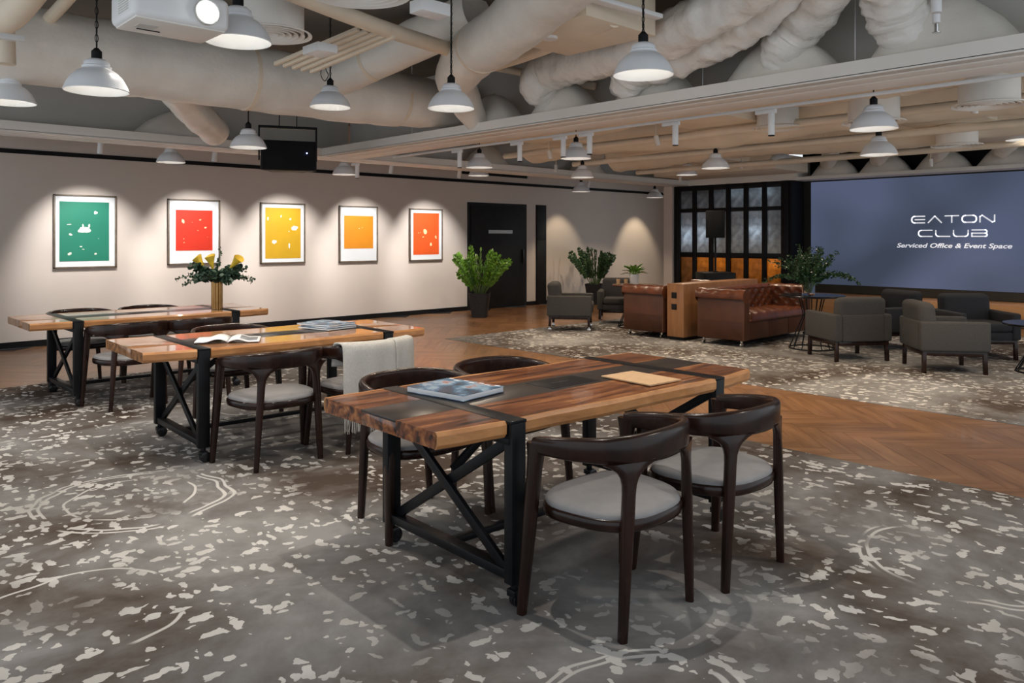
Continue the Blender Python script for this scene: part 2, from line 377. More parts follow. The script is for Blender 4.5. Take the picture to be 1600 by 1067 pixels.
# doors in the left wall
d1 = struct(MB().span((10.42, WY - .015, 0), (12.14, WY - .001, 2.25)).obj('door_1', 'doorblack', smooth=False), 'wide black double door with a pale name bar')
MB().span((10.50, WY - .035, .01), (12.06, WY - .015, 2.19)).obj('door_leaf', 'doorblack', d1, bevel=.004)
sb = MB().span((10.98, WY - .045, 1.60), (11.68, WY - .035, 1.675)).obj('sign_plate', 'sign_bar', d1, bevel=.003); sb['label'] = 'pale horizontal sign bar'
MB().span((11.97, WY - .075, .95), (12.0, WY - .035, 1.25)).obj('door_handle', 'blackgloss', d1, bevel=.004)
d2 = struct(MB().span((12.44, WY - .015, 0), (12.77, WY - .001, 2.25)).obj('door_2', 'doorblack', smooth=False), 'narrow dark riser cupboard door beside the double door')
MB().span((12.455, WY - .03, .01), (12.755, WY - .015, 1.45)).obj('door_leaf', 'doorblack', d2, bevel=.003)
MB().span((12.455, WY - .03, 1.46), (12.755, WY - .015, 2.24)).obj('door_leaf', 'doorblack', d2, bevel=.003)
# return air grille above the picture rail
g = thing('air_grille', 'dark return air grille above the picture rail over the black door', 'grille', (11.2, WY, 2.95))
MB().box((0, -.01, 0), (1.9, .02, .26)).obj('backing', 'black', g)
MB().span((-.98, -.03, -.15), (.98, -.0, -.125)).span((-.98, -.03, .125), (.98, 0, .15)).span((-.98, -.03, -.13), (-.955, 0, .13)).span((.955, -.03, -.13), (.98, 0, .13)).obj('frame', 'grey_wall', g)
for k in range(6): MB().box((0, -.02, -.1 + k * .04), (1.9, .02, .006)).obj('slat', 'blackmetal', g, smooth=False)

# bulkheads: slim dropped troughs with slot diffusers, grey fascia above them
ZB, ZT = 2.60, 2.708
b1 = struct(MB().span((5.33, Y0, ZB + .012), (5.92, 9.34, ZT)).obj('trim_2', 'bulk', smooth=False), 'slim dropped bulkhead crossing the room with slot diffusers')
for a, b, z in ((5.33, 5.345, 0), (5.47, 5.62, 0), (5.66, 5.92, 0)):
    MB().span((a, Y0, ZB + z), (b, 9.34, ZB + .02)).obj('slot_lip', 'bulk', b1, bevel=.003)
MB().span((5.345, Y0, ZB + .008), (5.47, 9.34, ZB + .013)).obj('slot_blade', 'grey_wall', b1, smooth=False)
b2 = struct(MB().span((X0, 9.34, ZB + .012), (XL + .05, 9.80, ZT)).obj('trim_3', 'bulk', smooth=False), 'slim dropped bulkhead running along the picture wall')
for a, b in ((9.34, 9.40), (9.45, 9.56), (9.60, 9.80)):
    MB().span((X0, a, ZB), (XL + .05, b, ZB + .02)).obj('slot_lip', 'bulk', b2, bevel=.003)
struct(MB().span((6.02, Y0, ZT + .05), (6.14, 9.75, ZC)).obj('wall_bulkhead', 'grey_wall', smooth=False), 'grey downstand above the crossing bulkhead')
struct(MB().span((X0, 9.80, ZT + .03), (6.02, 9.92, ZC)).obj('wall_soffit', 'grey_wall', smooth=False), 'grey downstand above the wall side bulkhead')
struct(MB().span((6.14, 9.80, ZT + .03), (17.42, 9.92, ZC)).obj('wall_soffit', 'grey_wall', smooth=False), 'grey downstand above the far part of the wall side bulkhead')

# lattice partition and screen wall
colm = struct(MB().span((13.93, 9.71, 0), (14.13, 9.93, ZB)).obj('wall_pier', 'wall', smooth=False), 'narrow pale pier at the end of the lattice partition')
lat = struct(link('wall_lattice', None, None, (XL, 0, 0)), 'black lattice partition with grey upper panes and amber lower panes')
PY = [9.54 - .397 * k for k in range(6)]; ZR = [(.34, 1.10), (1.20, 2.04), (2.115, 2.49)]
MB().span((.44, 7.05, 0), (.50, 9.71, 2.6)).obj('back_panel', 'wall', lat, smooth=False)
MB().span((0, 7.05, 0), (.50, 7.10, 2.6)).obj('side_panel', 'black', lat, smooth=False)
MB().span((0, 9.66, 0), (.50, 9.71, 2.6)).obj('side_panel', 'black', lat, smooth=False)
MB().span((0, 7.1, 2.585), (.44, 9.66, 2.6)).obj('top_panel', 'black', lat, smooth=False)
ys = [7.10, PY[5] - .30] + [0] * 0
edges = [(9.66, PY[0])] + [(PY[k] - .30, PY[k + 1]) for k in range(5)] + [(PY[5] - .30, 7.10)]
for a, b in edges: MB().span((-.03, b, 0), (.03, a, 2.6)).obj('mullion', 'blackmetal', lat, bevel=.004)
for z0, z1 in ((0, .34), (1.10, 1.20), (2.04, 2.115), (2.49, 2.585)):
    MB().span((-.02, 7.10, z0), (.025, 9.66, z1)).obj('rail', 'blackmetal', lat, bevel=.004)
for k in range(6):
    for r_, (z0, z1) in enumerate(ZR):
        p = MB().box((0, 0, 0), (.008, .30, z1 - z0)).obj('pane', 'pane_amber' if r_ == 0 else 'pane_grey', lat, smooth=False, loc=(.01, PY[k] - .15, (z0 + z1) / 2))
        p['label'] = 'amber glass pane' if r_ == 0 else 'frosted grey glass pane'
MB().span((-.002, 7.16, .70), (-.03, 7.24, .83)).obj('switch_plate', 'white', lat, bevel=.004)['label'] = 'white switch plate'
# lights added behind the lattice so that its panes glow
for y, z, e, c in ((9.35, 1.55, 5, (.85, .93, 1)), (8.95, 1.6, 4, (.85, .93, 1)), (7.8, 1.65, 5, (.85, .93, 1)), (7.6, 2.52, 3.5, (.8, .92, 1)), (8.2, 2.52, 2.2, (.8, .92, 1))):
    light('POINT', 'added_pane_light', (XL + .2, y, z), e * .55, c, .06)
for y, e in ((9.0, 3), (8.6, 4), (7.45, 6), (8.0, 3)): light('POINT', 'added_pane_light', (XL + .2, y, .98), e * .42, (1, .80, .55), .06)
struct(MB().span((XL, 6.95, 2.6), (XL + .6, 9.80, 3.05)).obj('wall_lattice_head', 'bulk', smooth=False), 'pale bulkhead over the lattice partition')
struct(MB().span((XS, Y0, 0), (XS + .2, 7.10, ZC)).obj('wall_screen', 'black', smooth=False), 'dark wall carrying the large screen')
struct(MB().span((XL + .05, Y0, 2.60), (XS, 6.95, 2.66)).obj('trim_4', 'bulk', smooth=False), 'pale ledge above the screen carrying diffuser boots')
ld = struct(MB().span((13.75, Y0, .0), (XS, 6.95, .465)).obj('trim_5', 'oak_ledge', bevel=.006), 'low oak plinth along the foot of the screen')
MB().span((13.735, Y0, .12), (13.75, 6.9, .135)).obj('black_strip', 'black', ld, smooth=False)  # thin black strip along the plinth front, no recess is cut
sc = thing('led_screen', 'wide dusk blue screen showing a club name in white lettering', 'screen', (XS - .06, 4.43, 1.59))
MB().span((0, -2.50, -1.12), (.05, 2.62, 1.0)).obj('bezel', 'bezel', sc, bevel=.004)
MB().box((-.004, 0, .01), (.008, 4.94, 1.95)).obj('display', 'screen', sc, smooth=False)
def stroke(mb, pts, w, closed=False):
    pts = [Vector((0, p[0], p[1])) for p in pts]; n = len(pts)
    for i in range(n if closed else n - 1):
        p, q = pts[i], pts[(i + 1) % n]; t = (q - p).normalized(); a = Vector((0, -t.z, t.y)) * w / 2; e = t * w * .28
        mb.add([p - a - e, q - a + e, q + a + e, p + a - e], [(0, 1, 2, 3)])
def rr(x0, x1, z0, z1, r, parts):      # rounded corner polyline, walks named corners
    out = []
    for c in parts:
        cx = x0 + r if 'l' in c else x1 - r; cz = z0 + r if 'b' in c else z1 - r
        a0 = {'bl': 180, 'br': 270, 'tr': 0, 'tl': 90}[c]
        out += [(cx + r * math.cos(R(a0 + k * 18)), cz + r * math.sin(R(a0 + k * 18))) for k in range(6)]
    return out
def letters(word, u0, width, h, z):
    mb = MB(); n = len(word); cw = width / n; g = cw * .20; w = h * .19
    for i, ch in enumerate(word):
        a, b = u0 + i * cw + g / 2, u0 + (i + 1) * cw - g / 2; z0, z1 = z, z + h; r = h * .42; m = (z0 + z1) / 2; st = []
        if ch == 'E': st = [[(b, z1)] + rr(a, b, z0, z1, r, ['tl', 'bl']) + [(b, z0)], [(a + .2 * cw, m), (b, m)]]
        if ch == 'A': st = [[(a, z0), ((a + b) / 2, z1), (b, z0)]]
        if ch == 'T': st = [[(a, z1), (b, z1)], [((a + b) / 2, z1), ((a + b) / 2, z0)]]
        if ch == 'O': st = [rr(a, b, z0, z1, r, ['tl', 'bl', 'br', 'tr']) + [(b - r, z1), (a + r, z1)]]
        if ch == 'N': st = [[(a, z0), (a, z1 - .2 * h), (a + .12 * cw, z1), (b - .12 * cw, z0), (b, z0 + .1 * h), (b, z1)]]
        if ch == 'C': st = [[(b, z1)] + rr(a, b, z0, z1, r, ['tl', 'bl']) + [(b, z0)]]
        if ch == 'L': st = [[(a, z1)] + rr(a, b, z0, z1, r, ['bl']) + [(b, z0)]]
        if ch == 'U': st = [[(a, z1)] + rr(a, b, z0, z1, r, ['bl', 'br']) + [(b, z1)]]
        if ch == 'B': st = [[(a, z1), (b - r * .6, z1)] + [(b - h * .22 + h * .22 * math.cos(R(90 - k * 22.5)), z1 - h * .25 + h * .25 * math.sin(R(90 - k * 22.5))) for k in range(9)], [(a, m), (b - .2 * h, m)] + [(b - h * .22 + h * .25 * math.cos(R(90 - k * 22.5)), z0 + h * .25 + h * .25 * math.sin(R(90 - k * 22.5))) for k in range(9)] + [(a, z0), (a, m)]]
        for q in st: stroke(mb, [(-x, zz) for x, zz in q], w)
    # y runs to the viewer's left, so letters were mirrored through -x
    mb.v = [(-.0095, y, zz) for _, y, zz in mb.v]; return mb
letters('EATON', -.665, 1.33, .115, .175).obj('lettering', 'logo', sc, smooth=False)
letters('CLUB', -.555, 1.11, .105, -.06).obj('lettering', 'logo', sc, smooth=False)
tcu = bpy.data.curves.new('caption', 'FONT'); tcu.body = 'Serviced Office & Event Space'; tcu.size = .165; tcu.align_x = 'CENTER'; tcu.shear = .25; tcu.offset = .0035
to = bpy.data.objects.new('caption', tcu); C.objects.link(to); bpy.context.view_layer.update()
tme = bpy.data.meshes.new_from_object(to.evaluated_get(bpy.context.evaluated_depsgraph_get())); bpy.data.objects.remove(to)
xs = [v.co.x for v in tme.vertices]; tw = max(xs) - min(xs); tm = (max(xs) + min(xs)) / 2
for v in tme.vertices: v.co = Vector((-.0095, -(v.co.x - tm) * 1.78 / tw, v.co.y * .66 - .255))
tme.materials.clear(); tme.materials.append(MATS['logo']); link('caption', tme, sc)

# ------------------------------------------------------------------ framed prints
PICS = [(2.82, 3.64, 1.07, 2.12, 'print_green', (.075, .10, .10, .10), 'green', 'framed green print with pale doodles, leftmost on the wall'),
        (4.375, 5.19, 1.085, 2.11, 'print_red', (.12, .17, .12, .22), 'red', 'framed red print hanging behind the yellow flowers'),
        (5.88, 6.70, 1.07, 2.10, 'print_yellow', (.085, .085, .085, .085), 'yellow', 'framed yellow print in the middle of the picture row'),
        (7.38, 8.20, 1.06, 2.09, 'print_amber', (.10, .18, .10, .25), 'amber', 'framed amber print with a wide white mount'),
        (8.935, 9.745, 1.055, 2.08, 'print_orange', (.09, .085, .09, .12), 'orange', 'framed orange print nearest the black door')]
MARKS = {'green': [(.72, .82, .07, .07), (.20, .62, .09, .015), (.22, .45, .07, .05), (.50, .52, .25, .09), (.46, .60, .05, .08), (.58, .60, .05, .07), (.42, .25, .08, .02), (.47, .20, .05, .015), (.78, .38, .04, .01), (.2, .12, .07, .06), (.72, .12, .06, .04)],
         'red': [(.19, .72, .07, .11), (.80, .57, .08, .045), (.65, .76, .06, .03), (.6, .5, .04, .02), (.22, .29, .03, .03), (.22, .2, .03, .03), (.44, .7, .02, .015), (.86, .33, .02, .015)],
         'yellow': [(.07, .78, .04, .08), (.44, .83, .04, .06), (.70, .78, .06, .07), (.82, .60, .17, .08), (.25, .33, .12, .07), (.66, .25, .05, .10), (.66, .54, .04, .03)],
         'amber': [(.52, .6, .05, .05), (.62, .64, .02, .03)],
         'orange': [(.44, .55, .13, .11), (.20, .52, .05, .04), (.88, .42, .07, .09), (.68, .24, .08, .09), (.37, .42, .06, .03), (.28, .53, .04, .03)]}
for x0, x1, z0, z1, pm_, mg, key, lab in PICS:
    t = thing('framed_print', lab, 'picture', ((x0 + x1) / 2, WY, (z0 + z1) / 2), 0, 'framed prints in a row')
    w, h = x1 - x0, z1 - z0; fw = .022
    for a, b in (((-w / 2, -.045, -h / 2), (-w / 2 + fw, 0, h / 2)), ((w / 2 - fw, -.045, -h / 2), (w / 2, 0, h / 2)), ((-w / 2, -.045, h / 2 - fw), (w / 2, 0, h / 2)), ((-w / 2, -.045, -h / 2), (w / 2, 0, -h / 2 + fw))):
        MB().span(a, b).obj('frame_bar', 'frame', t, bevel=.003)
    MB().span((-w / 2 + fw, -.025, -h / 2 + fw), (w / 2 - fw, -.005, h / 2 - fw)).obj('mount', 'mat_board', t, smooth=False)
    a0, a1, c0, c1 = -w / 2 + mg[0], w / 2 - mg[2], -h / 2 + mg[3], h / 2 - mg[1]
    pr = MB().span((a0, -.029, c0), (a1, -.024, c1)).obj('print', pm_, t, smooth=False)
    mb = MB(); rn = random.Random(key); dz_ = 0
    for u, v, su, sv in MARKS[key]:
        W_, H_ = a1 - a0, c1 - c0; k = max(1, int(su * sv * 700))
        for _ in range(k + 1):
            q = superell(su * W_ * rn.uniform(.25, .45), sv * H_ * rn.uniform(.2, .4), 8, rn.choice((2, 4)))
            ox, oz = a0 + u * W_ + rn.uniform(-.25, .25) * su * W_, c0 + v * H_ + rn.uniform(-.25, .25) * sv * H_
            dz_ += .00006; mb.add([(ox + x, -.0300 - dz_, oz + z) for x, z in q], [tuple(range(8))])
    mk = mb.obj('printed_marks', 'marks' if key in ('green', 'yellow') else 'marks_warm', pr, smooth=False); mk['kind'] = 'stuff'

# ------------------------------------------------------------------ long tables
def make_table(woodmat, edge_seed, rails=True):
    t = link('work_table', None); rn = random.Random(edge_seed)
    HL, HWd, Z0, Z1 = 1.085, .465, .695, .76; XSP = .72; SW = .045
    ph = [rn.uniform(0, 6) for _ in range(4)]
    def edge(x, s): return HWd + .012 * math.sin(x * 3.1 + ph[0] + s) + .006 * math.sin(x * 8 + ph[1] * s) - (.05 * max(0, (-x - .72) / .37) if s < 0 else 0) - (.03 * max(0, (x - .8) / .3) ** 2)
    for xa, xb in ((-HL, -XSP - SW), (-XSP + SW, XSP - SW), (XSP + SW, HL)):
        for s in (-1, 1):
            n = 14; rings = []
            for i in range(n + 1):
                x = xa + (xb - xa) * i / n; e = edge(x, s); q = [(.135, Z0), (e - .012, Z0), (e, Z0 + .02), (e, Z1 - .012), (e - .010, Z1), (.135, Z1)]
                if s < 0: q = q[::-1]
                rings.append([(x, s * y, z) for y, z in q])
            MB().loft(rings).obj('slab', woodmat, t, sharp=30)
            rings = []
            for i in range(n + 1):
                x = xa + (xb - xa) * i / n; e = edge(x, s) + .004 + .002 * math.sin(x * 31); q = [(e - .012, Z0 - .0012), (e + .0015, Z0 + .016), (e + .0025, Z1 - .014), (e - .006, Z1 + .0010), (e - .018, Z1 + .0008), (e - .018, Z0 - .0008)]
                if s < 0: q = q[::-1]
                rings.append([(x, s * y, z) for y, z in q])
            le = MB().loft(rings).obj('live_edge', 'sapwood', t, sharp=30); le['label'] = 'pale waney live edge'
        mid = xa < 0 < xb; veneer = mid or woodmat == 'walnut'
        MB().span((xa, -.134, Z0), (xb, .134, Z1 - (.010 if veneer else 0))).obj('core', woodmat, t, bevel=.002)
        if veneer: MB().span((xa, -.134, Z1 - .010), (xb, .134, Z1)).obj('inlay', 'inlay', t, bevel=.001)
    h = MB().box((0.02, 0, Z1), (.34, .20, .004)).obj('socket_hatch', 'blackmetal', t, bevel=.001)
    MB().box((-.01, 0, Z1 + .0025), (.12, .012, .002)).obj('finger_slot', 'tread', h, smooth=False)
    for sx in (-1, 1):
        x = sx * XSP
        MB().span((x - SW, -HWd - .012, Z1 - .012), (x + SW, HWd + .012, Z1 + .002)).obj('strap', 'blackmetal', t, bevel=.002)
        MB().span((x - SW, -HWd, Z0 - .03), (x + SW, HWd, Z0 - .002)).obj('cross_beam', 'blackmetal', t, bevel=.003)
        for sy in (-1, 1):
            MB().span((x - SW * .85, sy * (HWd + .014), .10), (x + SW * .85, sy * (HWd - .035), Z1 - .010)).obj('leg', 'blackmetal', t, bevel=.003)
            cst = MB().cyl((x, sy * (HWd - .01), .088), .018, .03, 12).box((x, sy * (HWd - .01), .06), (.05, .05, .03)).obj('caster', 'blackmetal', t, bevel=.004)
            MB().cyl((x + .012, sy * (HWd - .01) , .037), .037, .022, 18, 'y').cyl((x + .012, sy * (HWd - .01) - .02, .037), .037, .012, 18, 'y').obj('wheel', 'blackgloss', cst, bevel=.004)
        MB().span((x - .03, -HWd + .03, .11), (x + .03, HWd - .03, .15)).obj('foot_rail', 'blackmetal', t, bevel=.003)
        MB().bar((x - .012, -HWd + .04, .14), (x - .012, HWd - .04, Z0 - .02), .022, .045, (0, 1, 0)).obj('brace', 'blackmetal', t, bevel=.002)
        MB().bar((x + .012, HWd - .04, .14), (x + .012, -HWd + .04, Z0 - .02), .022, .045, (0, 1, 0)).obj('brace', 'blackmetal', t, bevel=.002)
    MB().span((-XSP, -.02, .115), (XSP, .02, .145)).obj('stretcher', 'blackmetal', t, bevel=.003)
    for sx in (-1, 1):
        MB().bar((sx * .69, 0, .45), (sx * .35, 0, Z0 - .01), .04, .02, (0, 1, 0)).obj('knee_brace', 'blackmetal', t, bevel=.002)
    return t
T1 = make_table('walnut', 3); T1.location = (2.915, 2.72, 0); T1.rotation_euler = (0, 0, R(-1.6))
tag(T1, 'nearest long table with dark red-brown slab top and black strapped legs', 'table', 'long slab tables on casters')
T2 = make_table('acacia', 5); T2.location = (2.81, 5.62, 0); T2.rotation_euler = (0, 0, R(-2.2))
tag(T2, 'middle long slab table carrying an open magazine and a magazine stack', 'table', 'long slab tables on casters')
T3 = make_table('acacia', 8); T3.location = (2.67, 8.13, 0)
tag(T3, 'farthest long slab table carrying the brass flower vase', 'table', 'long slab tables on casters')

# ------------------------------------------------------------------ bentwood chairs (local front = +y)
def make_chair():
    t = link('dining_chair', None)
    half = [(.300, .165), (.312, .06), (.303, -.05), (.264, -.150), (.190, -.215), (.095, -.245), (0, -.252)]
    path = [(-x, y) for x, y in half] + half[-2::-1]
    path = spline(path, 4); n = len(path); rings = []
    def zt(s): return .708 + .056 * (1 - s ** 2.2)          # s: 0 at the back, 1 at the arm ends
    for i, (x, y) in enumerate(path):
        s = abs(2 * i / (n - 1) - 1)
        a, b = path[max(i - 1, 0)], path[min(i + 1, n - 1)]; tx, ty = b[0] - a[0], b[1] - a[1]; l = math.hypot(tx, ty); nx, ny = ty / l, -tx / l   # outward
        h = .116 - .050 * s ** 1.5; th = .032 + .012 * s; top = zt(s); lean = -.006 * (1 - s)
        q = superell(.5, .5, 14, 3.4); ring = []
        for u, v in q:
            tw = th * (1 + .30 * (v > .2) * (1 - s))
            o = u * tw + lean * (v + .5) - lean * .5
            ring.append((x + nx * o, y + ny * o, top - h / 2 + v * h))
        rings.append(ring)
    MB().loft(rings).obj('back_rail', 'chairwood', t, sharp=60)
    for s in (-1, 1):                                        # front legs rise to the arm ends
        rings = []
        for z, hw, hd in ((0, .016, .018), (.2, .020, .023), (.42, .023, .027), (.58, .024, .029), (.63, .024, .033), (.685, .023, .046)):
            k = z / .69; c = (s * (.338 - .036 * k), .205 - .05 * k)
            rings.append([(x, y, z) for x, y in superell(hw, hd, 12, 4, c)])
        MB().loft(rings).obj('leg', 'chairwood', t, sharp=60)
        rings = []                                           # rear legs flare into the rail
        for z, hw, hd in ((0, .017, .017), (.2, .020, .020), (.45, .024, .022), (.54, .025, .020), (.575, .028, .019), (.602, .037, .018), (.626, .055, .018), (.645, .085, .016), (.660, .12, .013)):
            k = z / .69; cx, cy = s * (.232 - .042 * k), -.212 - .006 * k
            an = s * R(22); rings.append([(cx + x * math.cos(an) - y * math.sin(an), cy + x * math.sin(an) + y * math.cos(an), z) for x, y in superell(hw, hd, 14, 3.5)])
        MB().loft(rings).obj('leg', 'chairwood', t, sharp=60)
    def outline(k):                                          # seat plan, wider at the front
        o = []
        for x, y in superell(1, 1, 36, 2.7): o.append((x * k * (.282 + .030 * y), y * k * .245 - .005))
        return o
    rg = [[(x, y, z) for x, y in outline(k)] for k, z in ((.93, .385), (.985, .392), (1.0, .405), (1.0, .428), (.975, .436))]
    MB().loft(rg).obj('seat_frame', 'chairwood', t, sharp=50)
    rg = [[(x, y, z + .004 * (y / .23)) for x, y in outline(k)] for k, z in ((.965, .432), (.97, .445), (.94, .456), (.84, .463), (.6, .468), (.3, .470), (.02, .471))]
    MB().loft(rg).obj('cushion', 'seat', t, sharp=60)
    return t
ch0 = make_chair()
CH = [((2.505, 2.03), 2, 'nearest round-backed dark chair, in front of the nearest table'),
      ((3.155, 1.975), -1, 'round-backed chair on the near side of the first table, closer to the oak strip'),
      ((2.51, 3.37), 180, 'round-backed chair behind the nearest table, beside the closed magazine'),
      ((3.15, 3.37), 181, 'round-backed chair behind the nearest table, showing only its glossy rail toward the sofas'),
      ((2.455, 4.945), 1, 'dark chair on the near side of the middle table, next to the open magazine'),
      ((3.12, 4.90), -2, 'dark chair with a pale throw draped over its back'),
      ((2.76, 6.30), 179, 'dark chair tucked behind the middle table'),
      ((2.32, 7.47), 2, 'dark chair on the near side of the farthest table, toward its left end'),
      ((2.90, 7.43), -2, 'dark chair on the near side of the farthest table, closer to the vase'),
      ((2.27, 8.80), 180, 'dark chair against the far side of the farthest table, below the green print'),
      ((2.95, 8.81), 181, 'dark chair on the far side of the farthest table, beside the vase')]
for i, ((x, y), rz, lab) in enumerate(CH):
    o = ch0 if i == 0 else dup(ch0)
    o.location = (x, y, 0); o.rotation_euler = (0, 0, R(rz)); tag(o, lab, 'chair', 'round-backed chairs at the long tables')

# throw over the chair back
th = thing('throw_blanket', 'off-white woven throw with fringe hanging over a chair back', 'blanket', (3.12, 4.90, 0), R(-2))
prof = spline([(-.17, .60), (-.180, .69), (-.200, .762), (-.268, .775), (-.325, .75), (-.338, .60), (-.340, .42), (-.345, .27)], 4)
def bl(x0, x1, lift):
    def fn(u, v):
        y, z = prof[min(int(round(v * (len(prof) - 1))), len(prof) - 1)]; x = x0 + (x1 - x0) * u
        cv = 1.25 * max(0, abs(x) - .03) ** 2
        return (x, y + cv * (1 if y < 0 else 0) - lift * (1 if v > .4 else .3) + .007 * math.sin(x * 42 + v * 3) * min(1, max(0, v - .45) * 3), z + lift * .5 - .04 * (abs(x) > .2) * 0)
    return fn
for x0, x1, lf, nm in ((-.29, .10, .0, 'main_fold'), (.085, .285, .012, 'side_fold')):
    o = MB().grid(bl(x0, x1, lf), 18, len(prof) - 1).obj(nm, 'blanket', th, sharp=80)
    md = o.modifiers.new('thick', 'SOLIDIFY'); md.thickness = .010; md.offset = 1
    fr = MB(); rn = random.Random(nm); f = bl(x0, x1, lf)
    for k in range(int((x1 - x0) / .0075)):
        p = Vector(f((k + .5) * .0075 / (x1 - x0), 1)); e = p + Vector((rn.uniform(-.008, .008), rn.uniform(-.008, .006), -.105 + rn.uniform(-.012, .012)))
        fr.tube([p + Vector((0, 0, .01)), (p + e) / 2 + Vector((rn.uniform(-.004, .004), 0, 0)), e], [.0028, .0026, .0018], 5)
    fo = fr.obj('fringe', 'blanket', o); fo['kind'] = 'stuff'

# ------------------------------------------------------------------ things on the tables
ZT1 = .764
t = thing('book', 'thick magazine with a blue photographic cover on the nearest table', 'magazine', (2.36, 2.885, ZT1), R(8))
MB().box((0, 0, .0135), (.285, .36, .023)).obj('page_block', 'paper', t, bevel=.001)
MB().box((0, 0, .001), (.29, .365, .002)).obj('back_cover', 'cover', t)
cv = MB().box((0, 0, .026), (.29, .365, .002)).obj('front_cover', 'cover', t)
mb = MB()
for k in range(7): mb.box((.135 - .018 * (k % 2), -.15 + k * .05, .0275), (.012, .03, .0006))
mb.obj('cover_type', 'paper', cv, smooth=False)
t = thing('folder', 'plain kraft card folder lying on the nearest table', 'folder', (3.285, 2.485, ZT1), R(-4))
MB().box((0, 0, .0015), (.245, .335, .003)).obj('back_leaf', 'kraft', t); MB().box((-.002, 0, .0055), (.245, .335, .003)).obj('front_leaf', 'kraft', t)
t = thing('open_magazine', 'open magazine with white pages on the middle table', 'magazine', (2.36, 5.45, ZT1), R(-28))
for s in (-1, 1):
    def pg(u, v, s=s):
        x = s * u * .215; return (x, (v - .5) * .29, .004 + .022 * math.sin(min(1, u * 1.6) * math.pi) * (1 - u * .4) + .004)
    o = MB().grid(pg, 10, 2).obj('page', 'paper', t, sharp=80); md = o.modifiers.new('thick', 'SOLIDIFY'); md.thickness = .006; md.offset = -1
    u0, u1, v0, v1 = (.38, .92, .18, .80) if s > 0 else (.45, .88, .55, .9)
    MB().grid(lambda u, v: Vector(pg(u0 + (u1 - u0) * u, v0 + (v1 - v0) * v)) + Vector((0, 0, .0015)), 8, 1).obj('printed_picture', 'print_grey', o, smooth=False)
for k, (dx, dy, rz, lab) in enumerate(((0, 0, 12, 'bottom magazine of the stack on the middle table'), (.012, .01, 6, 'middle magazine of the stack on the middle table'), (.0, .015, 16, 'top magazine of the stack on the middle table'))):
    t = thing('magazine', lab, 'magazine', (3.29 + dx, 5.68 + dy, ZT1 + k * .0145), R(rz), 'stacked magazines on the middle table')
    MB().box((0, 0, .0065), (.30, .36, .011)).obj('page_block', 'paper', t, bevel=.001); MB().box((0, 0, .013), (.304, .364, .002)).obj('front_cover', 'cover', t)

def curve_pts(base, dirn, length, droop, n=9):
    p = Vector(base); d = Vector(dirn).normalized(); out = [p.copy()]
    for i in range(n):
        p = p + d * length / n; out.append(p.copy()); d = (d + Vector((0, 0, -droop / n))).normalized()
    return out
def leaflet(mb, p, d, up, ln, wd, fold=.25):
    d = d.normalized(); s = d.cross(up)
    if s.length < 1e-3: s = Vector((1, 0, 0))
    s.normalize(); u = s.cross(d)
    a = p; t = p + d * ln; m1 = p + d * ln * .45 - u * wd * fold; l = p + d * ln * .4 + s * wd / 2; r = p + d * ln * .4 - s * wd / 2; l2 = p + d * ln * .75 + s * wd * .36; r2 = p + d * ln * .75 - s * wd * .36
    mb.add([a, l, l2, t, r2, r, m1], [(0, 6, 1), (1, 6, 2), (2, 6, 3), (0, 5, 6), (5, 4, 6), (4, 3, 6)])
def roundleaf(mb, p, nrm, r):
    nrm = nrm.normalized(); a = nrm.orthogonal().normalized(); b = nrm.cross(a)
    mb.add([p + (a * math.cos(k * 1.0472) + b * math.sin(k * 1.0472)) * r for k in range(6)], [(0, 1, 2, 3, 4, 5)])
def sprig(loc, dirn, length, droop, rn, lab, group, matn='euca', lr=.018, gap=.022, bush=0):
    pts = curve_pts((0, 0, 0), dirn, length, droop, 12)
    t = thing('eucalyptus_sprig', lab, 'foliage', loc, 0, group)
    MB().tube(pts, [.003 * (1 - .7 * i / 12) + .0006 for i in range(13)], 5).obj('stem', 'stem', t)
    mb = MB(); n = int(length / gap)
    for k in range(n):
        f = (k + 1.5) / (n + 1) ; f = .22 + .78 * f
        i = min(int(f * 12), 11); p = pts[i].lerp(pts[i + 1], f * 12 - i); tn = pts[i + 1] - pts[i]
        for s in (-1, 1):
            off = Vector((rn.uniform(-1, 1), rn.uniform(-1, 1), rn.uniform(-1, 1))); r_ = lr * (1.15 - .55 * f) * rn.uniform(.8, 1.2)
            side = tn.cross(off).normalized()
            roundleaf(mb, p + side * r_ * 1.05 * s, off + tn * .3, r_)
            for _ in range(bush):
                o2 = Vector((rn.uniform(-1, 1), rn.uniform(-1, 1), rn.uniform(-1, 1))); roundleaf(mb, p + o2 * .04, Vector((rn.uniform(-1, 1), rn.uniform(-1, 1), rn.uniform(-1, 1))), r_)
    mb.obj('leaves', matn, t, smooth=False)
    return t
# brass vase with callas
VX, VY, VZ = 3.33, 7.98, ZT1
t = thing('flower_vase', 'tall fluted brass vase on the farthest table', 'vase', (VX, VY, VZ))
for k in range(10):
    a = k * math.tau / 10; MB().tube([(.042 * math.cos(a), .042 * math.sin(a), 0), (.042 * math.cos(a), .042 * math.sin(a), .355)], .0155, 10).obj('flute', 'brass', t)
MB().lathe([(.001, .004), (.034, .004), (.034, .34)], 20).obj('liner', 'black', t)
rn = random.Random(4)
for k in range(15):
    a = k * math.tau / 15 + rn.uniform(-.2, .2); hor = rn.uniform(.5, 1.4)
    sprig((VX + .012 * math.cos(a), VY + .012 * math.sin(a), VZ + .29), (math.cos(a) * hor, math.sin(a) * hor, rn.uniform(.6, 1.2)), rn.uniform(.22, .30), 1.1, rn, 'short eucalyptus sprig in the brass vase', 'eucalyptus in the brass vase', lr=.027, gap=.015, bush=2)
rgt = Vector((RX, RY, 0))
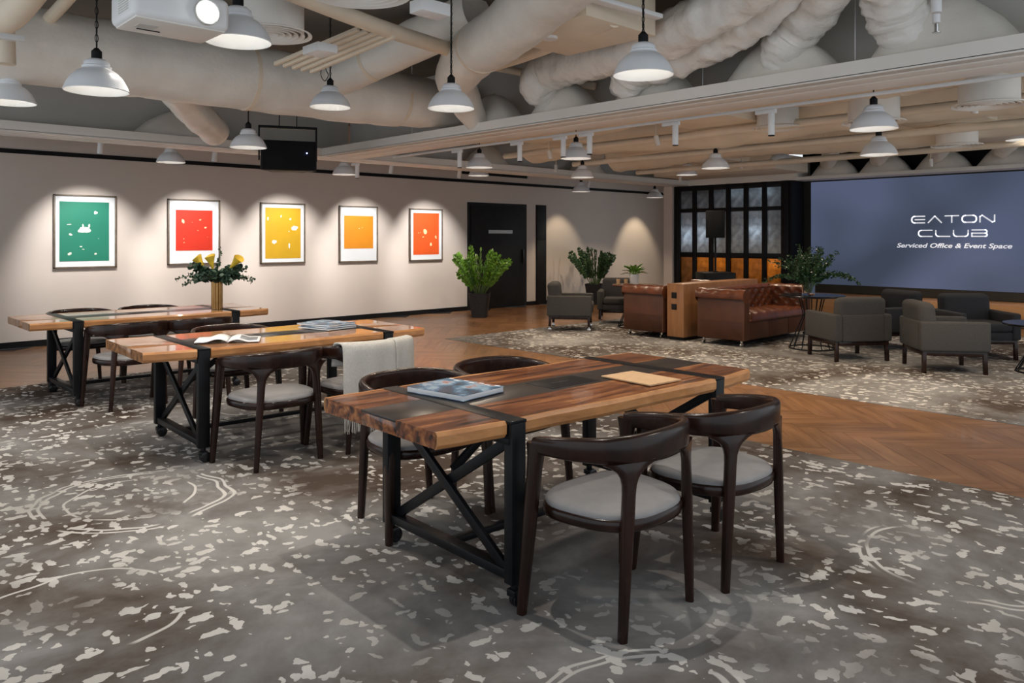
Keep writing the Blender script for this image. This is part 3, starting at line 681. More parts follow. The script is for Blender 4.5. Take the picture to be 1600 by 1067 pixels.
for dv, ln, dr, lab in ((rgt * 1.0 + Vector((0, 0, .62)), .42, 1.25, 'eucalyptus sprig arching to the right from the brass vase'), (rgt * -1.0 + Vector((0, 0, .55)), .45, 1.1, 'eucalyptus sprig arching to the left from the brass vase'), (rgt * .1 + Vector((0, 0, 1)), .36, .1, 'upright eucalyptus sprig above the brass vase'), (rgt * -.9 + Vector((.1, 0, .35)), .40, 1.2, 'low eucalyptus sprig drooping left of the brass vase'), (rgt * .9 + Vector((.1, 0, .45)), .38, 1.1, 'low eucalyptus sprig drooping right of the brass vase')):
    sprig((VX, VY, VZ + .29), dv, ln, dr, rn, lab, 'eucalyptus in the brass vase', lr=.019, gap=.026)
for dx, ht, lean, lab in ((-.16, .57, -.28, 'yellow calla lily leaning left in the brass vase'), (-.05, .56, -.10, 'yellow calla lily in the middle of the brass vase'), (.17, .57, .34, 'yellow calla lily leaning right in the brass vase')):
    b0 = Vector((VX, VY, VZ + .25)); tp = b0 + rgt * dx * .8 + Vector((0, 0, ht - .25 - .15)); dr = (rgt * lean * 1.8 + Vector((0, 0, .7))).normalized()
    t = thing('calla_lily', lab, 'flower', tuple(b0), 0, 'yellow calla lilies')
    MB().tube([(0, 0, 0), (tp - b0) * .5, tp - b0], .005, 6).obj('stem', 'stem', t)
    a = dr.orthogonal().normalized(); b = dr.cross(a); rings = []
    for f, r_ in ((0, .008), (.03, .017), (.07, .027), (.11, .043), (.135, .056)):
        rings.append([tp - b0 + dr * (f + (.03 * max(0, math.cos(q * math.tau / 14)) * f / .13)) + (a * math.cos(q * math.tau / 14) + b * math.sin(q * math.tau / 14)) * r_ for q in range(14)])
    o = MB().loft(rings, caps=False).obj('spathe', 'petal', t, sharp=80)
    MB().tube([tp - b0 + dr * .03, tp - b0 + dr * .11], [.006, .004], 6).obj('spadix', 'petal', t)

# ------------------------------------------------------------------ grey armchairs (local front = +y)
def make_armchair(fab, wheels, name='armchair'):
    t = link(name, None); w, d = .375, .36
    MB().span((-w, -d, .245), (-w + .105, d, .575)).obj('arm', fab, t, bevel=.025, seg=3)
    MB().span((w - .105, -d, .245), (w, d, .575)).obj('arm', fab, t, bevel=.025, seg=3)
    MB().span((-w + .1, -d, .245), (w - .1, -d + .14, .575)).obj('back_shell', fab, t, bevel=.02, seg=3)
    MB().span((-w + .1, -d + .13, .245), (w - .1, d - .01, .345)).obj('seat_base', fab, t, bevel=.015)
    MB().span((-w + .108, -d + .15, .345), (w - .108, d + .015, .455)).obj('seat_cushion', fab, t, bevel=.035, seg=3)
    M_ = MB().box((0, 0, 0), (2 * w - .13, .19, .42)); M_.v = [(x, y - d + .125 - .10 * (z + .2), z + .57) for x, y, z in M_.v]
    M_.obj('back_cushion', fab, t, bevel=.07, seg=5)
    MB().span((-w + .03, -d + .03, .195), (w - .03, d - .03, .247)).obj('under_frame', 'chairwood', t, bevel=.004)
    for sx in (-1, 1):
        for sy in (-1, 1):
            z0 = .075 if wheels else 0
            lg = MB().bar((sx * (w - .045), sy * (d - .045), z0), (sx * (w - .05), sy * (d - .05), .25), .042, .042).obj('leg', 'chairwood', t, bevel=.004)
            if wheels:
                MB().cyl((sx * (w - .045), sy * (d - .045), .030), .030, .02, 14, 'x').cyl((sx * (w - .045), sy * (d - .045), .065), .012, .03, 10).obj('wheel', 'chrome', lg, bevel=.003)
    return t
def face(dx, dy): return math.atan2(dy, dx) - math.pi / 2
ac1 = make_armchair('grey_fabric', True); ac1.location = (9.50, 8.62, 0); ac1.rotation_euler = (0, 0, face(.62, -.78)); tag(ac1, 'grey armchair on chrome casters, seen side on left of the sofas', 'armchair', 'grey armchairs')
dup(ac1, (10.92, 8.74, 0), face(-.80, -.60), 'grey armchair facing forward behind the round wooden table')
ac2 = make_armchair('grey_fabric', False); ac2.location = (9.76, 4.18, 0); ac2.rotation_euler = (0, 0, face(.58, .81)); tag(ac2, 'grey armchair seen from behind, beside the table with the glass vase', 'armchair', 'grey armchairs')
dup(ac2, (9.71, 3.06, 0), face(.60, -.80), 'grey armchair seen from behind and side on, nearest the low round table')
ac3 = make_armchair('dark_fabric', False); ac3.location = (11.05, 3.12, 0); ac3.rotation_euler = (0, 0, face(-.72, -.69)); tag(ac3, 'charcoal armchair with its back to the screen beside the low table', 'armchair', 'grey armchairs')
dup(ac3, (11.1, 4.22, 0), face(-.9, .42), 'charcoal armchair between the two grey armchairs, in front of the oak plinth')

# ------------------------------------------------------------------ chesterfield sofas and the oak divider
def tuft(x, y, px, py):                   # quilting depth over a diamond lattice
    best = 9
    i0, j0 = round(x / px), round(y / py)
    for i in range(i0 - 1, i0 + 2):
        for j in range(j0 - 1, j0 + 2):
            for o in (0, .5):
                dx, dy = x - (i + o) * px, y - (j + o) * py; best = min(best, dx * dx / (px * px) + dy * dy / (py * py))
    return math.exp(-best * 26)
def make_sofa():                           # local: length along x, front = -y
    t = link('chesterfield_sofa', None); Ln, D = 1.0, .38
    MB().span((-Ln + .02, -D + .02, .09), (Ln - .02, D - .02, .36)).obj('base', 'leather_flat', t, bevel=.012)
    for k in range(3): MB().span((-Ln + .14 + k * .577, -D + .012, .10), (-Ln + .705 + k * .577, -D + .03, .33)).obj('front_panel', 'leather_flat', t, bevel=.006)
    def seat(u, v):
        x, y = (u - .5) * 1.72, -D - .01 + v * .56; e = min(1, min(u, 1 - u) * 14) ** .5; f = min(1, v * 9) ** .5
        return (x, y, .36 + .105 * f * e - .028 * tuft(x, y, .24, .2) * f)
    MB().grid(seat, 66, 24).obj('seat_cushion', 'leather', t, sharp=80)
    MB().span((-.86, -D - .008, .345), (.86, D - .2, .375)).obj('seat_border', 'leather', t, bevel=.008)
    def roll(cx, sgn, l0, l1, axis):
        mb = MB(); n = 18; m = 40
        def fn(u, v):
            a = R(200) - v * R(300); rr_ = .098; s = l0 + (l1 - l0) * u
            q = .012 * tuft(s, v * .5, .2, .17) * (1 if .12 < v < .7 else 0)
            o, z = (rr_ - q) * math.cos(a) * sgn, .695 + (rr_ - q) * math.sin(a)
            return (cx + o, s, z) if axis == 'y' else (s, cx + o, z)
        mb.grid(fn, m, n)
        for s in (l0, l1):
            c = [(cx + .098 * math.cos(k * math.tau / 20), s, .695 + .098 * math.sin(k * math.tau / 20)) if axis == 'y' else (s, cx + .098 * math.cos(k * math.tau / 20), .695 + .098 * math.sin(k * math.tau / 20)) for k in range(20)]
            mb.add(c, [tuple(range(20))])
        return mb
    for sx in (-1, 1):
        a = MB().span((sx * (Ln - .17), -D + .005, .09), (sx * (Ln - .02), D - .01, .70)).obj('arm', 'leather_flat', t, bevel=.012)
        roll(sx * (Ln - .075), -sx, -D - .0, D - .0, 'y').obj('arm_roll', 'leather', a, sharp=60)
        def inner(u, v, sx=sx):
            y, z = -D + .02 + u * .55, .42 + v * .33; return (sx * (Ln - .185 + .03 * tuft(y, z, .17, .15)) , y, z)
        MB().grid(inner, 30, 18).obj('inner_quilting', 'leather', a, sharp=80)
    b = MB().span((-Ln + .10, D - .20, .09), (Ln - .10, D - .03, .70)).obj('backrest', 'leather_flat', t, bevel=.012)
    roll(D - .09, 1, -Ln + .1, Ln - .1, 'x').obj('back_roll', 'leather', b, sharp=60)
    def binner(u, v):
        x, z = (u - .5) * 1.68, .42 + v * .33; return (x, D - .215 + .035 * tuft(x, z, .2, .16), z)
    MB().grid(binner, 64, 18).obj('back_quilting', 'leather', b, sharp=80)
    for sx in (-1, 1):
        for sy in (-1, 1):
            MB().cyl((sx * (Ln - .08), sy * (D - .08), .03), .03, .022, 14, 'y').cyl((sx * (Ln - .08), sy * (D - .08), .072), .018, .045, 10).obj('caster', 'chrome', t)
    return t
sf = make_sofa(); sf.location = (10.55, 5.875, 0); tag(sf, 'brown tufted leather sofa facing the glass vase table', 'sofa', 'leather chesterfield sofas')
dup(sf, (10.55, 7.2, 0), math.pi, 'brown leather sofa on the far side of the oak divider, facing the potted plants')
t = thing('divider_unit', 'oak clad divider standing between the two leather sofas', 'divider', (10.65, 6.63, 0))
MB().span((-1.06, -.145, .05), (1.06, .145, .828)).obj('body', 'oak', t, bevel=.003)
MB().span((-1.03, -.12, 0), (1.03, .12, .05)).obj('plinth', 'black', t)
for z in (.66, .49):
    o = MB().box((-1.063, .02, z), (.008, .09, .085)).obj('socket_plate', 'black', t, bevel=.002)
    MB().box((-1.068, .02, z), (.003, .06, .055)).obj('socket', 'blackgloss', o)

# ------------------------------------------------------------------ round tables
def round_table(loc, r, h, topm, lab, rb=.29):
    t = thing('round_table', lab, 'table', loc, 0, 'round lounge tables')
    MB().lathe([(.001, h - .028), (r - .03, h - .028), (r - .004, h - .018), (r, h - .008), (r - .006, h), (.001, h)], 40).obj('table_top', topm, t, sharp=30)
    for k in range(14):
        a = k * math.tau / 14; MB().tube([(rb * math.cos(a), rb * math.sin(a), .012), (.11 * math.cos(a), .11 * math.sin(a), h * .62), (.17 * math.cos(a), .17 * math.sin(a), h - .028)], .007, 6).obj('rod', 'blackmetal', t)
    MB().tube([(rb * math.cos(k * math.tau / 32), rb * math.sin(k * math.tau / 32), .010) for k in range(32)], .010, 8, closed=True).obj('base_ring', 'blackmetal', t)
    MB().tube([(.112 * math.cos(k * math.tau / 24), .112 * math.sin(k * math.tau / 24), h * .62) for k in range(24)], .007, 6, closed=True).obj('waist_ring', 'blackmetal', t)
    return t
round_table((10.50, 8.06, 0), .39, .72, 'amber_table', 'round wooden table with wire base beside the potted greenery')
round_table((10.22, 4.86, 0), .43, .73, 'blackgloss', 'round black table with wire base carrying the glass vase')
round_table((10.25, 2.18, 0), .42, .55, 'blackgloss', 'low round black table at the right edge')
# glass vase arrangement
GX, GY, GZ = 10.25, 4.92, .73
t = thing('glass_vase', 'clear cylindrical glass vase full of greenery on the round black table', 'vase', (GX, GY, GZ))
MB().lathe([(.001, .002), (.082, .002), (.085, .01), (.085, .31), (.080, .31), (.078, .02), (.001, .016)], 28).obj('glass_body', 'glass', t, sharp=50)
rn = random.Random(11)
for k in range(22):
    a = k * math.tau / 22 + rn.uniform(-.2, .2); hor = rn.uniform(.3, 1.3)
    sprig((GX + .03 * math.cos(a), GY + .03 * math.sin(a), GZ + .03), (math.cos(a) * hor * .35, math.sin(a) * hor * .35, 1), rn.uniform(.52, .68), rn.uniform(.5, 1.6), rn, 'leafy sprig in the clear glass vase', 'greenery in the glass vase', 'leaf_dark', lr=.019, gap=.026, bush=1)
for dv, ln, dr, lab in ((rgt * .8 + Vector((0, 0, 1)), .82, 1.9, 'long leafy sprig arching over toward the screen'), (rgt * .6 + Vector((.1, 0, 1)), .72, 1.9, 'leafy sprig drooping right of the glass vase'), (rgt * -.75 + Vector((0, 0, 1)), .70, 1.9, 'leafy sprig arching left of the glass vase'), (rgt * .2 + Vector((0, 0, 1)), .62, .2, 'upright leafy sprig topping the glass vase')):
    sprig((GX, GY, GZ + .05), dv, ln, dr, rn, lab, 'greenery in the glass vase', 'leaf_dark', lr=.019, gap=.022, bush=1)
# small pot plant and two tumblers on the wooden table
t = thing('potted_plant', 'small bright green plant in a white pot on the round wooden table', 'plant', (10.52, 8.10, .72))
t.scale = (1.3, 1.3, 1.3)
MB().lathe([(.001, 0), (.055, 0), (.068, .13), (.060, .13), (.05, .10), (.001, .10)], 24).obj('pot', 'potwhite', t, sharp=40)
rn = random.Random(3)
for k in range(16):
    a = k * 2.4; el = rn.uniform(.5, 2.2); mb = MB()
    pts = curve_pts((0, 0, .1), (math.cos(a), math.sin(a), el * 1.6), .16, 1.2, 5); mb.tube(pts, .003, 5)
    for f in (2, 3, 4, 5): 
        for s in (-1, 1): leaflet(mb, pts[f], (pts[f] - pts[f - 1]).cross(Vector((0, 0, 1))) * s + (pts[f] - pts[f - 1]) * .8, Vector((0, 0, 1)), .06, .03)
    mb.obj('frond', 'leaf_bright', t, smooth=False)
for dx, dy, lab in ((-.20, .12, 'small pale tumbler on the round wooden table, left one'), (-.12, .02, 'small pale tumbler on the round wooden table, next to the white pot')):
    t = thing('tumbler', lab, 'cup', (10.52 + dx, 8.16 + dy, .72), 0, 'tumblers on the wooden table')
    MB().lathe([(.001, .002), (.028, .002), (.033, .09), (.030, .09), (.025, .008), (.001, .008)], 18).obj('cup', 'kraft', t)

# ------------------------------------------------------------------ big pot plants
def zz(loc, rz, ph, pr, n, ln, lm, lab, seed):
    t = thing('potted_plant', lab, 'plant', loc, rz); rn = random.Random(seed)
    rings = [[(x * k, y * k, z) for x, y in superell(1, 1, 32, 7)] for k, z in ((pr * .70, 0), (pr, ph), (pr * .93, ph), (pr * .88, ph - .06))]
    MB().loft(rings).obj('pot', 'potblack', t, sharp=30)
    MB().lathe([(.001, ph - .05), (pr * .86, ph - .05)], 24).obj('soil', 'soil', t)
    for k in range(n):
        a = k * 2.399; hor = .10 + .62 * (k / n) * rn.uniform(.6, 1.3); l_ = ln * rn.uniform(.78, 1.08)
        pts = curve_pts((pr * .35 * math.cos(a), pr * .35 * math.sin(a), ph - .06), (math.cos(a) * hor, math.sin(a) * hor, 1), l_, rn.uniform(.2, .55), 14)
        mb = MB().tube(pts, [.011 * (1 - .7 * i / 14) for i in range(15)], 6)
        s_ = mb.obj('stem', 'stem', t); mb = MB()
        for i in range(4, 15):
            tn = pts[i] - pts[i - 1]; tn.normalize(); sd = tn.cross(Vector((math.sin(a + .3), -math.cos(a + .3), .2))).normalized()
            for s in (-1, 1): leaflet(mb, pts[i], sd * s * rn.uniform(.6, 1.1) + tn * rn.uniform(.5, 1) + Vector((rn.uniform(-.35, .35), rn.uniform(-.35, .35), rn.uniform(-.1, .4))), tn.cross(sd) * s, .115 * (1 - .25 * abs(i - 9) / 6) * rn.uniform(.8, 1.15), .072, .2)
        leaflet(mb, pts[-1], tn, sd, .10, .045)
        mb.obj('leaflets', lm, s_, sharp=20)
    return t
zz((9.72, 11.15, 0), R(42), .46, .20, 24, .84, 'leaf_bright', 'bright green bushy plant in a black square pot in front of the black door', 5)
zz((13.55, 11.55, 0), R(30), .46, .21, 20, .84, 'leaf_dark', 'dark green bushy plant in a black pot behind the grey armchairs', 9)

# ------------------------------------------------------------------ loudspeakers
def cab(t, w, d, h):
    poly = [(-w / 2, -d / 2), (w / 2, -d / 2), (w / 2 - .0, -d / 2 + .06), (w * .30, d / 2), (-w * .30, d / 2), (-w / 2, -d / 2 + .06)]
    c = MB().prism(poly, -h / 2, h / 2).obj('cabinet', 'black', t, bevel=.012)
    MB().box((0, -d / 2 - .006, 0), (w * .94, .016, h * .95)).obj('grille', 'clothblack', t, bevel=.006)
    return c
t = thing('speaker_pole', 'black pole rising from the box cabinet to the loudspeaker before the lattice', 'pole', (12.55, 7.80, .875))
MB().cyl((0, 0, .32), .018, .64, 12).obj('tube', 'blackmetal', t); MB().cyl((0, 0, .01), .05, .02, 16).obj('flange', 'blackmetal', t); MB().cyl((0, 0, .30), .026, .06, 12).obj('clamp', 'blackmetal', t)
t = thing('loudspeaker', 'black loudspeaker standing on a pole in front of the lattice panes', 'speaker', (12.55, 7.80, 1.755), math.atan2(7.80, 12.55) - math.pi / 2)
cab(t, .34, .30, .50)
t = thing('subwoofer', 'black box cabinet standing behind the oak divider', 'speaker', (12.55, 7.80, 0), R(-40))
MB().span((-.29, -.28, .03), (.29, .28, .875)).obj('cabinet', 'black', t, bevel=.012); MB().span((-.27, -.295, .06), (.27, -.28, .84)).obj('grille', 'blackmetal', t, bevel=.005)
for sx in (-1, 1):
    for sy in (-1, 1): MB().cyl((sx * .23, sy * .22, .016), .03, .032, 12).obj('foot', 'black', t)
sp = at(450, 245, 9.2)
t = thing('loudspeaker', 'wide black loudspeaker hanging from the ceiling by a yoke', 'speaker', tuple(sp), math.atan2(sp.y, sp.x) - math.pi / 2 + R(4))
cab(t, .63, .34, .345); bh = .36
MB().span((-.335, -.03, -.05), (-.318, .03, bh)).span((.318, -.03, -.05), (.335, .03, bh)).span((-.335, -.03, bh - .03), (.335, .03, bh)).obj('yoke', 'blackmetal', t, bevel=.003)
for x in (-.10, .10): MB().tube([(x, 0, bh), (x, 0, ZC - sp.z)], .006, 6).obj('hanger_rod', 'blackmetal', t)
MB().cyl((.20, -.19, .03), .007, .012, 10, 'y').obj('indicator_led', 'led_blue', t)

# ------------------------------------------------------------------ pendant lamps
def make_lamp(chain_len, near):
    t = link('pendant_lamp', None)        # origin at the rim plane
    o = MB().lathe([(.180, 0), (.184, .004), (.180, .012), (.170, .040), (.148, .080), (.115, .115), (.085, .133), (.082, .138), (.083, .150), (.074, .156), (.072, .178), (.052, .194), (.030, .198)], 40).obj('shade', 'shade', t, sharp=50)
    MB().lathe([(.180, .0), (.176, .006), (.166, .038), (.144, .078), (.112, .112), (.07, .14), (.03, .165), (.001, .17)], 40).obj('shade_lining', 'shade_in', o, sharp=60)
    MB().lathe([(.001, .19), (.030, .19), (.030, .245), (.024, .25), (.012, .265), (.001, .265)], 18).obj('socket_cap', 'black', t, sharp=40)
    mb = MB()
    if near:
        z = .225; k = 0
        while z < chain_len:
            c = [(.009 * math.cos(a) * (k % 2), .009 * math.cos(a) * ((k + 1) % 2), z + .021 + .021 * math.sin(a)) for a in [q * math.tau / 10 for q in range(10)]]
            mb.tube(c, .0026, 5, closed=True); z += .036; k += 1
        mb.obj('chain', 'black', t); MB().tube([(0, 0, .22), (.004, 0, chain_len)], .003, 6).obj('flex', 'black', t)
    else: MB().tube([(0, 0, .22), (0, 0, chain_len)], .006, 6).obj('flex', 'black', t)
    MB().lathe([(.001, .045), (.018, .05), (.030, .075), (.028, .10), (.015, .125), (.012, .16)], 16).obj('bulb', 'lamp_glow', t)
    return t
near = make_lamp(1.0, True); farl = make_lamp(1.0, False); used = [0, 0]
LAMPS = [((14, 161, 74), 1, 'white pendant cut by the left edge of the picture'),
         ((151, 143, 92), 1, 'large white pendant on a chain before the big insulated duct'),
         ((372, 66, 100), 1, 'white pendant half hidden behind the projector'),
         ((388, 231, 54.7), 0, 'white pendant just left of the hanging loudspeaker'),
         ((267, 254, 42), 0, 'white pendant below the bulkhead between the green and red prints'),
         ((516, 168, 62), 1, 'white pendant with looped cord right of the hanging loudspeaker'),
         ((705, 170, 72), 1, 'white pendant on a long chain over the room centre'),
         ((1005, 118, 93), 1, 'largest white pendant hanging over the nearest table'),
         ((538, 273, 36.5), 0, 'white pendant behind the bulkhead above the amber print'),
         ((749, 262, 41), 0, 'white pendant above the black door, upper of the pair'),
         ((748, 274.7, 31.7), 0, 'white pendant above the black door, lower of the pair'),
         ((900, 248, 47), 0, 'white pendant flanked by two white track spotlights'),
         ((910, 277.5, 36), 0, 'white pendant crossing the far bulkhead'),
         ((908, 299.6, 27.7), 0, 'small white pendant over the far potted plant'),
         ((1023, 308.8, 25), 0, 'smallest white pendant beside the pale pier'),
         ((1073, 273.5, 31.9), 0, 'white pendant directly in front of the lattice partition head'),
         ((1118, 263, 42.8), 0, 'white pendant on a long cord over the leather sofas'),
         ((1220, 253, 36), 0, 'white pendant tucked high near the corner of the screen'),
         ((1365, 202, 69.5), 0, 'white pendant right of the track rail, upper of the pair over the screen'),
         ((1373, 242, 54), 0, 'white pendant close above the screen, lower of the pair'),
         ((1413, 237, 40), 0, 'white pendant mostly hidden behind the one above the screen'),
         ((1598, 218.5, 46), 0, 'white pendant cut by the right edge of the picture')]
for (px, py, wd), nr, lab in LAMPS:
    p = at(px, py, .36 * F / wd); src = near if nr else farl
    if used[nr] == 0: o = src; used[nr] = 1
    else: o = dup(src)
    o.location = p; tag(o, lab, 'lamp', 'white dome pendant lamps')
    light('SPOT', 'pendant_light', (p.x, p.y, p.z + .012), LAMP_W, NEUT if px < 640 or px == 1005 else (1, .82, .62), .05, 126, .3, (p.x, p.y, 0))
    for ch in o.children:
        if ch.name.startswith(('flex', 'chain')): ch.scale.z = (ZC - p.z) / 1.0
    if px == 516:
        MB().tube(spline([(0, 0, .42), (-.05, .03, .40), (-.07, .045, .30), (-.04, .03, .24), (-.02, .0, .29), (-.035, .02, .36), (0, 0, .48)], 6), .004, 6).obj('cord_loop', 'black', o)
# a few further pendants of the same grid, out of the picture, over the floor beside the camera
for (x, y) in ((4.2, .3), (6.5, .2), (9.0, .6)):
    light('SPOT', 'pendant_light', (x, y, 2.45), LAMP_W, NEUT, .05, 126, .3, (x, y, 0))

# ------------------------------------------------------------------ spotlights
def table_spot(x, y, z, tx, ty, lab):
    t = thing('ceiling_spotlight', lab, 'spotlight', (x, y, z), 0, 'ceiling spotlights over the long tables')
    MB().cyl((0, 0, .11), .04, .18, 18).obj('barrel', 'white', t, bevel=.003); MB().cyl((0, 0, .21), .03, .03, 14).obj('ceiling_cup', 'white', t)
    MB().tube([(0, 0, .2), (0, 0, ZC - z)], .01, 8).obj('drop_stem', 'white', t)
    light('SPOT', 'table_light', (x, y, z), 95, (1, .93, .84), .025, 84, .5, (tx, ty, .0))
table_spot(2.25, 2.5, 3.25, 2.3, 2.55, 'white ceiling spotlight over the nearest table')
table_spot(2.05, 5.3, 3.30, 2.05, 5.35, 'white ceiling spotlight over the middle table')
table_spot(1.95, 8.0, 3.25, 1.95, 7.9, 'white ceiling spotlight over the farthest table')
def make_spot():
    t = link('track_spotlight', None)     # origin at the top of the adaptor
    MB().box((0, .05, -.02), (.034, .19, .036)).obj('adaptor', 'white', t, bevel=.003)
    b = MB().cyl((0, 0, -.13), .029, .19, 18).obj('barrel', 'white', t, bevel=.002)
    MB().cyl((0, 0, -.228), .0275, .008, 18).obj('baffle', 'black', b)
    return t
rail = tag(MB().span((6.165, .9, 2.605), (6.20, 8.9, 2.63)).obj('track_rail', 'white', bevel=.003), 'long white lighting track slung behind the crossing bulkhead', 'rail')
mb = MB()
for y in (1.3, 3.0, 4.9, 6.8, 8.5): mb.cyl((6.1825, y, 2.85), .004, .45, 6)
mb.obj('hanger', 'white', rail)
sp0 = make_spot(); first = True
TS = [(558, 'white track spotlight closest to the picture wall on the rail'), (718, 'white track spotlight just left of the door pendants'), (812, 'white track spotlight in the middle of the rail'), (880, 'white track spotlight left of the central far pendant'), (921, 'white track spotlight right of the central far pendant'), (1055, 'white track spotlight over the leather sofas'), (1205, 'white track spotlight toward the right end of the rail')]
for px, lab in TS:
    u = (px - 800) / F; y = 6.18 * (FY + u * RY) / (FX + u * RX)
    o = sp0 if first else dup(sp0); first = False; o.location = (6.1825, y, 2.606); tag(o, lab, 'spotlight', 'white track spotlights')
    light('SPOT', 'track_light', (6.18, y, 2.36), TRACK_W, WARM, .03, 62, .6, (6.18 + (.35 if px > 850 else -.1), y - .1, 0))
o = None
WS = [(3.06, 3.23, 'slim white spotlight aimed at the green print'), (4.56, 4.78, 'slim white spotlight aimed at the red print'), (6.1, 6.29, 'slim white spotlight aimed at the yellow print'), (7.6, 7.79, 'slim white spotlight aimed at the amber print'), (9.1, 9.34, 'slim white spotlight aimed at the orange print')]
def wall_spot(x, y, lab):
    t = thing('wall_spotlight', lab, 'spotlight', (x, y, 2.62), 0, 'spotlights washing the picture wall')
    b = MB().tube([(0, .03, -.02), (0, -.02, .17)], .036, 18).obj('barrel', 'white', t); MB().tube([(0, .0315, -.025), (0, .030, -.019)], .033, 18).obj('baffle', 'black', b)
    MB().cyl((0, -.02, .55), .009, .80, 8).obj('drop_stem', 'white', t)
for x, xt, lab in WS:
    wall_spot(x, 11.0, lab)
    light('SPOT', 'picture_light', (x + .0, 11.04, 2.585), PIC_W, (1, .97, .94), .02, 66, .75, (xt + .03, WY, 1.25))
for x, lab, e in ((13.1, 'slim white spotlight over the dark riser door', .5), (16.0, 'slim white spotlight over the far plant corner', .7)):
    wall_spot(x, 11.35, lab)
    light('SPOT', 'wall_wash_light', (x, 11.39, 2.585), PIC_W * .55 * e, (1, .82, .58), .02, 66, .6, (x + .1, WY, .9))
light('SPOT', 'plant_light', (9.6, 10.6, 2.55), 30, NEUT, .03, 50, .6, (9.75, 11.2, .6))
# spots added to light the lounge, their barrels put in to carry them
for x, y, tx, ty, e, lab in ((7.95, 7.6, 8.6, 7.2, 1.0, 'small added spotlight in the duct gap left of the sofas'), (7.75, 5.6, 8.6, 4.9, 1.0, 'small added spotlight in the duct gap before the leather sofas'), (7.8, 2.2, 8.6, 2.6, 1.0, 'small added spotlight in the duct gap before the grey armchairs'), (11.3, 6.55, 10.6, 6.4, .6, 'small added spotlight over the oak divider'),
                           (13.1, 8.95, 11.6, 8.3, .7, 'small added spotlight close to the lattice head'), (13.1, 4.3, 14.0, 4.3, .7, 'small added spotlight washing the screen plinth, middle'), (13.1, 2.6, 14.0, 2.2, .7, 'small added spotlight washing the screen plinth, right'), (9.6, 9.05, 9.4, 9.0, .6, 'small added spotlight over the chair on casters')):
    t = thing('added_lounge_spot', lab, 'spotlight', (x, y, 2.62), 0, 'added spotlights among the lounge ducts')
    MB().tube([(0, 0, 0), ((x - tx) * .03, (y - ty) * .03, .12)], .03, 14).obj('barrel', 'bulk', t); MB().tube([((x - tx) * .03, (y - ty) * .03, .1), ((x - tx) * .03, (y - ty) * .03, ZC - 2.62)], .008, 8).obj('drop_stem', 'beige', t)
    light('SPOT', 'added_lounge_light', (x, y, 2.60), TRACK_W * 1.5 * e, WARM, .03, 75, .7, (tx, ty, 0))

# ------------------------------------------------------------------ ducts and services
def duct(name, pts, lab, m='wrap', n=20, wr=.03, bands=(), closed_end=True, step=14, cat='duct'):
    q = spline(pts, step); rn = random.Random(lab); ph = rn.uniform(0, 9); mb = MB()
    P = [Vector(p[:3]) for p in q]; rad = [p[3] * (1 + wr * .35 * math.sin(i * 1.9 + ph) + wr * .6 * math.sin(i * .7 + 2 * ph)) for i, p in enumerate(q)]
    base = P[0].copy(); P = [p - base for p in P]; mb.tube(P, rad, n)
    if wr > .01:                           # creases of the loose wrapping
        f = 9 if wr > .02 else 4; a_ = .030 if wr > .03 else .012
        for k, v in enumerate(mb.v):
            i = k // n; c_ = P[min(i, len(P) - 1)]; o_ = Vector(v) - c_
            w_ = noise.noise(Vector(v) * f + Vector((ph, 0, 0))) + .6 * noise.noise(Vector(v) * f * 2.3)
            mb.v[k] = tuple(c_ + o_ * (1 + a_ * w_ / max(o_.length, .05)))
    t = thing(name, lab, cat, tuple(base)); mb.obj('sleeve', m, t, sharp=60)
    for b in bands:
        i = min(max(int(b * (len(P) - 1)), 1), len(P) - 2); d = (P[i + 1] - P[i - 1]).normalized() * .02
        MB().tube([P[i] - d, P[i] + d], rad[i] * 1.015, n).obj('joint_band', 'beige', t, sharp=60)
    return t
def dp(l): return [(*at(a, b, d), r) for a, b, d, r in l]
duct('main_duct', [(x, 6.94, 2.99, .30) for x in (-1.5, -.5, .5, 1.5, 2.5, 3.5, 4.4)] + [(5.0, 6.94, 3.0, .285), (5.6, 6.94, 3.02, .255), (5.92, 6.94, 3.05, .19)], 'fat insulated duct running along the picture side of the ceiling', 'wrap', 28, .012, (.3, .52, .75), step=12)
duct('branch_duct', dp([(268, 135, 7.0, .15), (292, 162, 7.7, .16), (316, 186, 8.3, .165), (336, 206, 8.8, .16)]), 'short stubby branch dropping from the fat duct to the wall bulkhead', 'wrap', 20, .02)
duct('branch_duct', dp([(498, 135, 7.75, .17), (560, 106, 7.45, .185), (640, 68, 7.1, .19), (745, 18, 6.6, .19)]), 'wrapped duct climbing away right of the looped-cord pendant', 'wrap', 20, .015, (.45,))
duct('flexible_duct', dp([(930, -70, 4.6, .21), (860, -10, 5.2, .215), (790, 48, 5.9, .22), (737, 86, 6.8, .22), (713, 122, 7.6, .205), (728, 160, 8.05, .16), (746, 192, 8.3, .13)]), 'pale elbow duct bending down behind the central chain pendant', 'wrap', 24, .015, (.45,))
duct('flexible_duct', dp([(1230, -60, 4.9, .17), (1160, -8, 5.3, .17), (1085, 35, 5.7, .175), (1000, 74, 6.3, .18), (910, 94, 7.0, .195), (860, 108, 7.45, .20), (843, 132, 7.6, .19), (862, 158, 7.75, .15)]), 'long foil duct curling down left of the largest pendant', 'foil', 24, .035)
duct('flexible_duct', dp([(1255, -50, 5.2, .15), (1190, 18, 5.6, .155), (1120, 62, 5.95, .155), (1050, 92, 6.35, .155), (1000, 106, 6.65, .165), (985, 128, 6.8, .16), (995, 152, 6.9, .12)]), 'foil duct passing behind the largest pendant', 'foil', 22, .04)
